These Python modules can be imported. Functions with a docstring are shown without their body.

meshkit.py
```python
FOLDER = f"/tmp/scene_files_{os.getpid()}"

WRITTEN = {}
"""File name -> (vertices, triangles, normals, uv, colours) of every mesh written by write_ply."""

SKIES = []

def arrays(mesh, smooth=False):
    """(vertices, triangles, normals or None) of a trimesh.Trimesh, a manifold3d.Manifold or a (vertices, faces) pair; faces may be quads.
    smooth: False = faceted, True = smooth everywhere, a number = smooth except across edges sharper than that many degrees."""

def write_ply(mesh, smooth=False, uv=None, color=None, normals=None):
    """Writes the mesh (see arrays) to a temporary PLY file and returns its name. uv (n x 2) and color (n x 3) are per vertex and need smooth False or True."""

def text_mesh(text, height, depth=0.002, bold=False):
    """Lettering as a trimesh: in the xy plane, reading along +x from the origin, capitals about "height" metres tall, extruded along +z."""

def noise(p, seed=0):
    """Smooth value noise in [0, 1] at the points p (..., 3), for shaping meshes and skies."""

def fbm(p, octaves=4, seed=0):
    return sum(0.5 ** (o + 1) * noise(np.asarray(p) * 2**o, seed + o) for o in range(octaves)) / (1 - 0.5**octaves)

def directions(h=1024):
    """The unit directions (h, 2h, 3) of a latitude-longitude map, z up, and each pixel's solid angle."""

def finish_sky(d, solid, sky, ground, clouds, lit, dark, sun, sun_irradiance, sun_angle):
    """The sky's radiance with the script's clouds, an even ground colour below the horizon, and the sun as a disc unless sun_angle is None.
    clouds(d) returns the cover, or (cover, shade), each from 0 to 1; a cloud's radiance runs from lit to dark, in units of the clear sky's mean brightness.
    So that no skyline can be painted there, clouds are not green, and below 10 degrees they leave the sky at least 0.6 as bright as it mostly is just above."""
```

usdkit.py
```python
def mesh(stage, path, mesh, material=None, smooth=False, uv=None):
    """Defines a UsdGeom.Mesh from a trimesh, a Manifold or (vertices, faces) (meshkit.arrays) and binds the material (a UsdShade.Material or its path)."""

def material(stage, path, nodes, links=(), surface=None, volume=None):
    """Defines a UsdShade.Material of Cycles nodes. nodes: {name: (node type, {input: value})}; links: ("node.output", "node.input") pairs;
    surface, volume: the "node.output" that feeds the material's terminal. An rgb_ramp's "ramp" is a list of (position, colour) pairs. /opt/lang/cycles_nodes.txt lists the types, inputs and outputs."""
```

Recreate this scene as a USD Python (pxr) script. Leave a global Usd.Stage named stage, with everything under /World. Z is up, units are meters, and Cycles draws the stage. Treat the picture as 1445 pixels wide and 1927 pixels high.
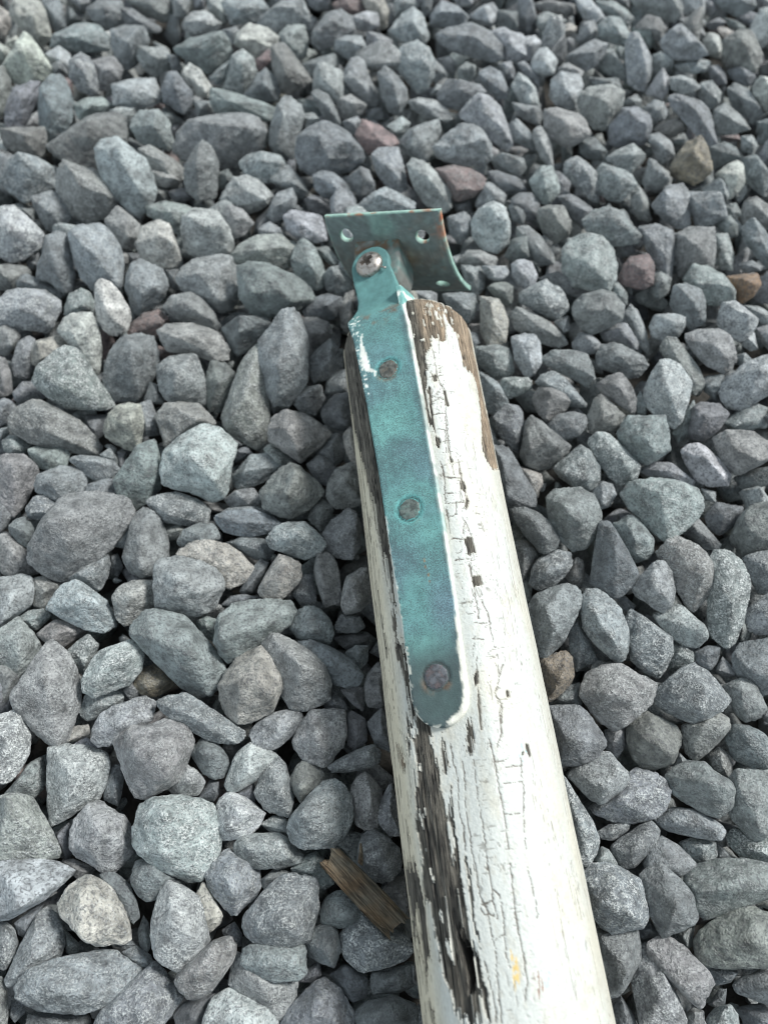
import math, random
import numpy as np, trimesh, shapely, manifold3d
from shapely.geometry import Polygon, LineString
from scipy.spatial import ConvexHull, Delaunay
from pxr import Usd, UsdGeom, UsdLux, UsdShade, Gf, Sdf, Vt
import usdkit, meshkit

stage = Usd.Stage.CreateInMemory()
UsdGeom.SetStageUpAxis(stage, UsdGeom.Tokens.z)
UsdGeom.SetStageMetersPerUnit(stage, 1.0)
UsdGeom.Xform.Define(stage, '/World')
rng = np.random.default_rng(7)

# ------------------------------------------------------------------ camera, sky, sun
CAM = np.array([0.0, 0.0, 0.32]); TILT = math.radians(25)
cam = UsdGeom.Camera.Define(stage, '/World/camera')
FOCAL = 6.86
cam.CreateFocalLengthAttr(FOCAL)
cam.CreateHorizontalApertureAttr(FOCAL * 1445 / 1376); cam.CreateVerticalApertureAttr(FOCAL * 1927 / 1376)
cam.CreateClippingRangeAttr(Gf.Vec2f(0.01, 100))
cam.CreateFStopAttr(2.3); cam.CreateFocusDistanceAttr(0.285)
cam.CreateExposureAttr(1.66)
ct, st = math.cos(TILT), math.sin(TILT)
cam.AddTransformOp().Set(Gf.Matrix4d(1, 0, 0, 0, 0, ct, st, 0, 0, -st, ct, 0, *CAM.tolist(), 1))

SUN = np.array([0.68, 0.40, 0.85]); SUN /= np.linalg.norm(SUN)
M = {}
M['sky'] = usdkit.material(stage, '/World/Looks/sky', {
    'sky': ('sky_texture', {'sky_type': 'single_scattering', 'sun_disc': False, 'sun_elevation': float(math.asin(SUN[2])), 'sun_rotation': float(math.atan2(SUN[0], SUN[1]))}),
    'tc': ('texture_coordinate', {}),
    'cl': ('noise_texture', {'scale': 2.2, 'detail': 5.0, 'roughness': 0.55}),
    'cr': ('rgb_ramp', {'ramp': [(0.3, (3.5, 3.95, 4.25)), (0.7, (5.5, 6.12, 6.5))]}),
    'mx': ('mix', {'mix_type': 'mix', 'fac': 0.88}),
    'bg': ('background_shader', {'strength': 0.05})},
    [('tc.generated', 'cl.vector'), ('cl.fac', 'cr.fac'), ('sky.color', 'mx.color1'), ('cr.color', 'mx.color2'), ('mx.color', 'bg.color')], surface='bg.background')
dome = UsdLux.DomeLight.Define(stage, '/World/sky')
UsdShade.MaterialBindingAPI.Apply(dome.GetPrim()).Bind(M['sky'])
dome.GetPrim().SetCustomDataByKey('kind', 'structure')
sun = UsdLux.DistantLight.Define(stage, '/World/sun')
sun.CreateNormalizeAttr(True); sun.CreateIntensityAttr(0.4); sun.CreateAngleAttr(14.0); sun.CreateColorAttr(Gf.Vec3f(1.0, 0.985, 0.95))
zx = SUN; xx = np.cross([0, 1, 0], zx); xx /= np.linalg.norm(xx); yx = np.cross(zx, xx)
sun.AddTransformOp().Set(Gf.Matrix4d(*xx, 0, *yx, 0, *zx, 0, 0, 0, 2, 1))

# ------------------------------------------------------------------ materials
def mat(name, nodes, links, surface='p.BSDF'):
    M[name] = usdkit.material(stage, '/World/Looks/' + name, nodes, links, surface=surface); return M[name]

mat('stone', {
    'g': ('geometry', {}), 'tint': ('attribute', {'attribute': 'tint'}), 'fl': ('attribute', {'attribute': 'fleck'}),
    'A': ('noise_texture', {'scale': 150.0, 'detail': 5.0, 'roughness': 0.62}),
    'B': ('noise_texture', {'scale': 1250.0, 'detail': 3.0, 'roughness': 0.72}),
    'Cn': ('noise_texture', {'scale': 260.0, 'detail': 4.0, 'roughness': 0.62, 'distortion': 0.15}),
    'D': ('noise_texture', {'scale': 850.0, 'detail': 2.0}),
    'ma': ('map_range', {'from_min': 0.32, 'from_max': 0.68, 'to_min': 0.42, 'to_max': 1.6}),
    'mul': ('vector_math', {'math_type': 'scale'}),
    'fb': ('map_range', {'from_min': 0.45, 'from_max': 0.62, 'to_min': 0.0, 'to_max': 1.0, 'clamp': True}),
    'fc': ('map_range', {'from_min': 0.37, 'from_max': 0.6, 'to_min': 0.06, 'to_max': 1.0, 'clamp': True}),
    'm1': ('math', {'math_type': 'multiply'}), 'm2': ('math', {'math_type': 'multiply', 'use_clamp': True}),
    'w': ('mix', {'color2': (0.6, 0.63, 0.62)}),
    'fd': ('map_range', {'from_min': 0.5, 'from_max': 0.64, 'to_min': 0.0, 'to_max': 0.65, 'clamp': True}),
    'dk': ('mix', {'color2': (0.045, 0.048, 0.055)}),
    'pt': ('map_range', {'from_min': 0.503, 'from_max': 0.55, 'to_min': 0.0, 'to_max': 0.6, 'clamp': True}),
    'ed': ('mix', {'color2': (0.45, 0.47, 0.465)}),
    'h': ('math', {'math_type': 'multiply_add', 'value2': 0.35}),
    'bump': ('bump', {'strength': 1.0, 'distance': 0.0020}),
    'rr': ('map_range', {'from_min': 0.3, 'from_max': 0.7, 'to_min': 0.3, 'to_max': 0.56}),
    'p': ('principled_bsdf', {'specular_ior_level': 0.62, 'sheen_weight': 0.08, 'sheen_roughness': 0.45, 'sheen_tint': (0.93, 1.0, 1.0)})},
    [('g.position', 'A.vector'), ('g.position', 'B.vector'), ('g.position', 'Cn.vector'), ('g.position', 'D.vector'),
     ('A.fac', 'ma.value'), ('tint.color', 'mul.vector1'), ('ma.result', 'mul.scale'),
     ('B.fac', 'fb.value'), ('Cn.fac', 'fc.value'), ('fb.result', 'm1.value1'), ('fc.result', 'm1.value2'), ('m1.value', 'm2.value1'), ('fl.fac', 'm2.value2'),
     ('D.fac', 'fd.value'), ('mul.vector', 'dk.color1'), ('fd.result', 'dk.fac'),
     ('dk.color', 'w.color1'), ('m2.value', 'w.fac'),
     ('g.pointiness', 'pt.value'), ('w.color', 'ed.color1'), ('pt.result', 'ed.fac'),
     ('B.fac', 'h.value1'), ('Cn.fac', 'h.value3'), ('h.value', 'bump.height'), ('bump.normal', 'p.normal'),
     ('A.fac', 'rr.value'), ('rr.result', 'p.roughness'), ('ed.color', 'p.base_color')])

mat('shaft', {
    'tc': ('texture_coordinate', {}), 'tint': ('attribute', {'attribute': 'tint'}), 'pa': ('attribute', {'attribute': 'paint'}),
    'mp': ('mapping', {'scale': (120.0, 1900.0, 1900.0)}),
    'G': ('noise_texture', {'scale': 1.0, 'detail': 4.0, 'roughness': 0.7}),
    'mg': ('map_range', {'from_min': 0.32, 'from_max': 0.7, 'to_min': 0.15, 'to_max': 2.1}),
    'F': ('noise_texture', {'scale': 900.0, 'detail': 3.0}),
    'mf': ('map_range', {'from_min': 0.3, 'from_max': 0.7, 'to_min': 0.93, 'to_max': 1.05}),
    'sc': ('mix_float', {}), 'mul': ('vector_math', {'math_type': 'scale'}),
    'bh': ('mix_float', {}), 'fp': ('math', {'math_type': 'multiply', 'value2': 0.3}), 'bump': ('bump', {'strength': 0.7, 'distance': 0.0013}),
    'ro': ('map_range', {'to_min': 0.9, 'to_max': 0.5}),
    'p': ('principled_bsdf', {'specular_ior_level': 0.4})},
    [('tc.object', 'mp.vector'), ('mp.vector', 'G.vector'), ('G.fac', 'mg.value'), ('tc.object', 'F.vector'), ('F.fac', 'mf.value'),
     ('pa.fac', 'sc.fac'), ('mg.result', 'sc.a'), ('mf.result', 'sc.b'), ('tint.color', 'mul.vector1'), ('sc.result', 'mul.scale'),
     ('G.fac', 'bh.a'), ('F.fac', 'fp.value1'), ('fp.value', 'bh.b'), ('pa.fac', 'bh.fac'), ('bh.result', 'bump.height'), ('bump.normal', 'p.normal'),
     ('pa.fac', 'ro.value'), ('ro.result', 'p.roughness'), ('mul.vector', 'p.base_color')])

mat('patina', {
    'tc': ('texture_coordinate', {}), 'tint': ('attribute', {'attribute': 'tint'}), 'sp': ('attribute', {'attribute': 'speck'}),
    'S': ('noise_texture', {'scale': 1600.0, 'detail': 3.0, 'roughness': 0.78}),
    'L': ('noise_texture', {'scale': 260.0, 'detail': 4.0, 'roughness': 0.6}),
    'th': ('math', {'math_type': 'add'}),
    'k': ('map_range', {'from_min': 0.985, 'from_max': 1.09, 'to_min': 0.0, 'to_max': 0.58, 'clamp': True}),
    'mx': ('mix', {'color2': (0.05, 0.065, 0.075)}),
    'lt': ('map_range', {'from_min': 0.35, 'from_max': 0.68, 'to_min': 0.84, 'to_max': 1.16}),
    'mul': ('vector_math', {'math_type': 'scale'}),
    'bump': ('bump', {'strength': 0.5, 'distance': 0.0004}),
    'p': ('principled_bsdf', {'roughness': 0.68, 'specular_ior_level': 0.4})},
    [('tc.object', 'S.vector'), ('tc.object', 'L.vector'), ('S.fac', 'th.value1'), ('sp.fac', 'th.value2'), ('th.value', 'k.value'),
     ('L.fac', 'lt.value'), ('tint.color', 'mul.vector1'), ('lt.result', 'mul.scale'), ('mul.vector', 'mx.color1'), ('k.result', 'mx.fac'),
     ('mx.color', 'p.base_color'), ('S.fac', 'bump.height'), ('bump.normal', 'p.normal')])

mat('steel', {
    'tc': ('texture_coordinate', {}), 'L': ('noise_texture', {'scale': 420.0, 'detail': 4.0}),
    'c': ('rgb_ramp', {'ramp': [(0.3, (0.22, 0.19, 0.165)), (0.55, (0.43, 0.40, 0.37)), (0.75, (0.34, 0.27, 0.21))]}),
    'ro': ('map_range', {'from_min': 0.3, 'from_max': 0.7, 'to_min': 0.3, 'to_max': 0.5}),
    'p': ('principled_bsdf', {'metallic': 0.92})},
    [('tc.object', 'L.vector'), ('L.fac', 'c.fac'), ('c.color', 'p.base_color'), ('L.fac', 'ro.value'), ('ro.result', 'p.roughness')])

mat('splinter', {
    'tc': ('texture_coordinate', {}), 'mp': ('mapping', {'scale': (90.0, 1300.0, 900.0)}),
    'G': ('noise_texture', {'scale': 1.0, 'detail': 4.0, 'roughness': 0.65}),
    'L': ('noise_texture', {'scale': 120.0, 'detail': 3.0}),
    'c': ('rgb_ramp', {'ramp': [(0.32, (0.022, 0.018, 0.015)), (0.52, (0.115, 0.098, 0.076)), (0.72, (0.215, 0.185, 0.145))]}),
    'w': ('rgb_ramp', {'ramp': [(0.4, (0.8, 0.85, 0.85)), (0.7, (1.2, 1.0, 0.8))]}),
    'mu': ('mix', {'mix_type': 'multiply', 'fac': 1.0}),
    'bump': ('bump', {'strength': 0.8, 'distance': 0.0008}),
    'p': ('principled_bsdf', {'roughness': 0.85, 'specular_ior_level': 0.25})},
    [('tc.object', 'mp.vector'), ('mp.vector', 'G.vector'), ('tc.object', 'L.vector'), ('G.fac', 'c.fac'), ('L.fac', 'w.fac'),
     ('c.color', 'mu.color1'), ('w.color', 'mu.color2'), ('mu.color', 'p.base_color'), ('G.fac', 'bump.height'), ('bump.normal', 'p.normal')])

mat('soil', {
    'g': ('geometry', {}), 'N': ('noise_texture', {'scale': 70.0, 'detail': 8.0, 'roughness': 0.7}),
    'c': ('rgb_ramp', {'ramp': [(0.3, (0.03, 0.028, 0.025)), (0.7, (0.1, 0.095, 0.085))]}),
    'bump': ('bump', {'strength': 1.0, 'distance': 0.004}), 'p': ('principled_bsdf', {'roughness': 0.95})},
    [('g.position', 'N.vector'), ('N.fac', 'c.fac'), ('c.color', 'p.base_color'), ('N.fac', 'bump.height'), ('bump.normal', 'p.normal')])

# ------------------------------------------------------------------ helpers
used = {}
def path_for(name, parent):
    base = parent + '/' + name
    k = used.get(base, -1) + 1; used[base] = k
    return base if k == 0 else f'{base}_{k:03d}'

def prim_data(p, **kw):
    for k, v in kw.items():
        if v: p.SetCustomDataByKey(k, v)

def primvar(m, name, arr):
    arr = np.asarray(arr, np.float32); pv = UsdGeom.PrimvarsAPI(m)
    if arr.ndim == 2:
        pv.CreatePrimvar(name, Sdf.ValueTypeNames.Color3fArray, 'vertex').Set(Vt.Vec3fArray.FromNumpy(np.ascontiguousarray(arr)))
    else:
        pv.CreatePrimvar(name, Sdf.ValueTypeNames.FloatArray, 'vertex').Set(Vt.FloatArray.FromNumpy(np.ascontiguousarray(arr)))

def put(name, mesh, material, parent='/World', smooth=30, vars_fn=None, origin=None, **data):
    """One Mesh prim; vars_fn(points) gives its per-vertex attributes; origin moves the prim's own origin there."""
    v, f, nrm = meshkit.arrays(mesh, smooth)
    p = path_for(name, parent)
    o = np.zeros(3) if origin is None else np.asarray(origin, float)
    m = UsdGeom.Mesh.Define(stage, p)
    m.CreatePointsAttr(Vt.Vec3fArray.FromNumpy((v - o).astype(np.float32)))
    m.CreateFaceVertexCountsAttr(Vt.IntArray.FromNumpy(np.full(len(f), 3, np.int32)))
    m.CreateFaceVertexIndicesAttr(Vt.IntArray.FromNumpy(f.astype(np.int32).ravel()))
    m.CreateSubdivisionSchemeAttr('none')
    if nrm is not None:
        m.CreateNormalsAttr(Vt.Vec3fArray.FromNumpy(nrm.astype(np.float32))); m.SetNormalsInterpolation('vertex')
    if origin is not None:
        UsdGeom.Xformable(m).AddTranslateOp().Set(Gf.Vec3d(*o.tolist()))
    UsdShade.MaterialBindingAPI.Apply(m.GetPrim()).Bind(M[material])
    if vars_fn is not None:
        for k, a in vars_fn(v).items(): primvar(m, k, a)
    prim_data(m.GetPrim(), **data)
    return p

def sstep(x, a, b):
    t = np.clip((x - a) / (b - a), 0, 1); return t * t * (3 - 2 * t)

def poly_sd(poly, x, y):
    """Signed distance to a polygon's outline at points, positive inside, worked out near it only."""
    d = np.full(x.shape, -9.0); x0, y0, x1, y1 = poly.bounds; pad = 2.0
    k = (x > x0 - pad) & (x < x1 + pad) & (y > y0 - pad) & (y < y1 + pad)
    if k.any():
        pts = shapely.points(x[k], y[k]); e = shapely.distance(pts, poly.exterior)
        d[k] = np.where(shapely.contains_xy(poly, x[k], y[k]), e, -e)
    return d

def line_d(line, x, y):
    d = np.full(x.shape, 9.0); x0, y0, x1, y1 = line.bounds; pad = 1.2
    k = (x > x0 - pad) & (x < x1 + pad) & (y > y0 - pad) & (y < y1 + pad)
    if k.any(): d[k] = shapely.distance(shapely.points(x[k], y[k]), line)
    return d

# ------------------------------------------------------------------ ground under the gravel
gx = np.linspace(-2, 2, 60)
GX, GY = np.meshgrid(gx, gx + 0.2)
GZ = -0.052 + 0.006 * (meshkit.fbm(np.stack([GX * 9, GY * 9, GX * 0], -1), 3, 3) - 0.5)
idx = np.arange(3600).reshape(60, 60)
quads = np.stack([idx[:-1, :-1], idx[:-1, 1:], idx[1:, 1:], idx[1:, :-1]], -1).reshape(-1, 4)
put('ground', (np.stack([GX, GY, GZ], -1).reshape(-1, 3), quads), 'soil', smooth=True, kind='structure')

# ------------------------------------------------------------------ crushed stones
ICO = {k: trimesh.creation.icosphere(subdivisions=k) for k in (1, 2, 3, 4)}
TINT = dict(g=(.195, .202, .205), d=(.135, .141, .146), l=(.31, .318, .318), n=(.185, .203, .199), b=(.205, .199, .191), r=(.185, .128, .122),  # d: dark stone, partly the shade beside the pole put into the tint
            t=(.33, .307, .27), p=(.28, .29, .288), u=(.157, .166, .172), w=(.45, .44, .40), o=(.195, .158, .115), a=(.30, .18, .10),
            v=(.192, .190, .192), q=(.275, .298, .287))
FLECK = dict(g=.6, d=.35, l=.75, n=.7, b=.45, r=.25, t=.4, p=1.0, u=.75, w=.5, o=.3, a=.15, v=.6, q=.7)

def rock(hull_pts, sub, seed, rough=1.0):
    """A crushed stone: the facets of hull_pts' convex hull, a few more chipped off, edges worn a little, surface uneven."""
    r = np.random.default_rng(seed)
    c = hull_pts.mean(0); P = hull_pts - c
    ev, ax = np.linalg.eigh(np.cov(P.T)); sc = np.sqrt(np.maximum(ev, 1e-8)); sc = np.maximum(sc, sc.max() * 0.35)
    A = ax * sc; Q = P @ ax / sc
    h = ConvexHull(Q)
    eq = np.unique(np.round(h.equations, 4), axis=0); N, H = eq[:, :3], -eq[:, 3]
    extra = r.normal(size=(4, 3)); extra /= np.linalg.norm(extra, axis=1, keepdims=True)
    eh = (Q @ extra.T).max(0) * r.uniform(0.90, 0.985, 4)
    N = np.vstack([N, extra]); H = np.maximum(np.concatenate([H, eh]), 0.15)
    d = ICO[sub].vertices
    k = np.maximum(d @ N.T, 0) / H
    p = r.uniform(60, 190)
    km = k.max(1, keepdims=True)
    rad = 1.0 / (km[:, 0] * ((k / km) ** p).sum(1) ** (1 / p))
    size = float(np.cbrt(sc.prod()))
    for _ in range(r.integers(1, 4)):                              # shell-shaped hollows where a flake broke off
        e = r.normal(size=3); e /= np.linalg.norm(e); g = d @ e; w_ = r.uniform(.80, .93)
        rad = rad * (1 - r.uniform(.05, .13) * np.clip((g - w_) / (1 - w_), 0, 1) ** .7)
    W = (d * rad[:, None] * sc) @ ax.T
    q = W / size
    off = r.uniform(0, 50, 3)
    nz = (meshkit.fbm(q * 1.1 + off, 3, 1) - 0.5) * 0.07 - np.abs(meshkit.fbm(q * 2.1 + off, 3, 5) - 0.5) * 0.15 + (meshkit.fbm(q * 6 + off, 3, 9) - 0.5) * 0.06
    W = W * (1.09 + nz[:, None] * rough)
    return W + c, ICO[sub].faces

def stone_from_outline(xy, z, seed, sub, thick):
    """xy: the outline of the stone on the level z. The body gets facets above and below it, seen from where it lies."""
    r = np.random.default_rng(seed)
    ring = np.column_stack([xy, np.full(len(xy), z)])
    poly = Polygon(xy).convex_hull
    cx, cy = poly.centroid.coords[0]; c = np.array([cx, cy, z])
    up = CAM - c; up /= np.linalg.norm(up)
    axis = up * 0.75 + np.array([0, 0, .25]); axis /= np.linalg.norm(axis)
    rays = ring - CAM                                             # the outline laid into the stone's own mid plane
    ring = CAM + rays * (((c - CAM) @ axis) / (rays @ axis))[:, None]
    rel = ring - c
    cov = np.cov(rel.T); ev = np.sqrt(np.maximum(np.linalg.eigvalsh(cov), 0)); rmin = 1.35 * ev[1]; rmax = 1.35 * ev[2]
    T = thick * (0.75 * rmin + 0.25 * min(rmax, 1.5 * rmin))
    ring = ring + axis * (r.uniform(-0.2, 0.2, len(ring)) * T)[:, None]
    rel = ring - c
    top, bot = [], []
    ridge = r.uniform(-0.35, 0.35) * rel[r.integers(len(rel))] + r.uniform(-.15, .15) * rel[r.integers(len(rel))]
    n = len(rel); i0 = r.integers(n)
    for j in range(r.integers(1, 4)):                              # a few broken faces meet in a ridge or a small plateau
        i = (i0 + int(j * n / 3 + r.integers(0, 2))) % n
        top.append(c + rel[i] * r.uniform(0.25, 0.78) + ridge * 0.4 + axis * T * r.uniform(0.6, 1.1))
    for i in range(n):
        bot.append(c + rel[i] * r.uniform(0.4, 0.85) - axis * T * r.uniform(0.5, 1.0))
    top.append(c + ridge + axis * T * r.uniform(0.8, 1.15))
    return rock(np.vstack([ring, top, bot]), sub, seed), c

def stone_vars(tone, seed):
    r = np.random.default_rng(seed + 999)
    t = np.array(TINT[tone]) * np.array([.90, .955, .975]) * r.uniform(0.78, 1.22) * (1 + r.normal(size=3) * 0.02)
    return t, FLECK[tone] * r.choice([.15, .45, .8, 1.0, 1.35])

LEVEL = {0: -.017, 1: -.009, 2: -.004, 3: .001, 4: .007}
loose_v, loose_f, loose_t, loose_k, nv = [], [], [], [], 0
covered = []
def loose(v, f, tint, fleck):
    global nv
    loose_v.append(v); loose_f.append(f + nv); loose_t.append(np.tile(tint, (len(v), 1))); loose_k.append(np.full(len(v), fleck)); nv += len(v)

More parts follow.
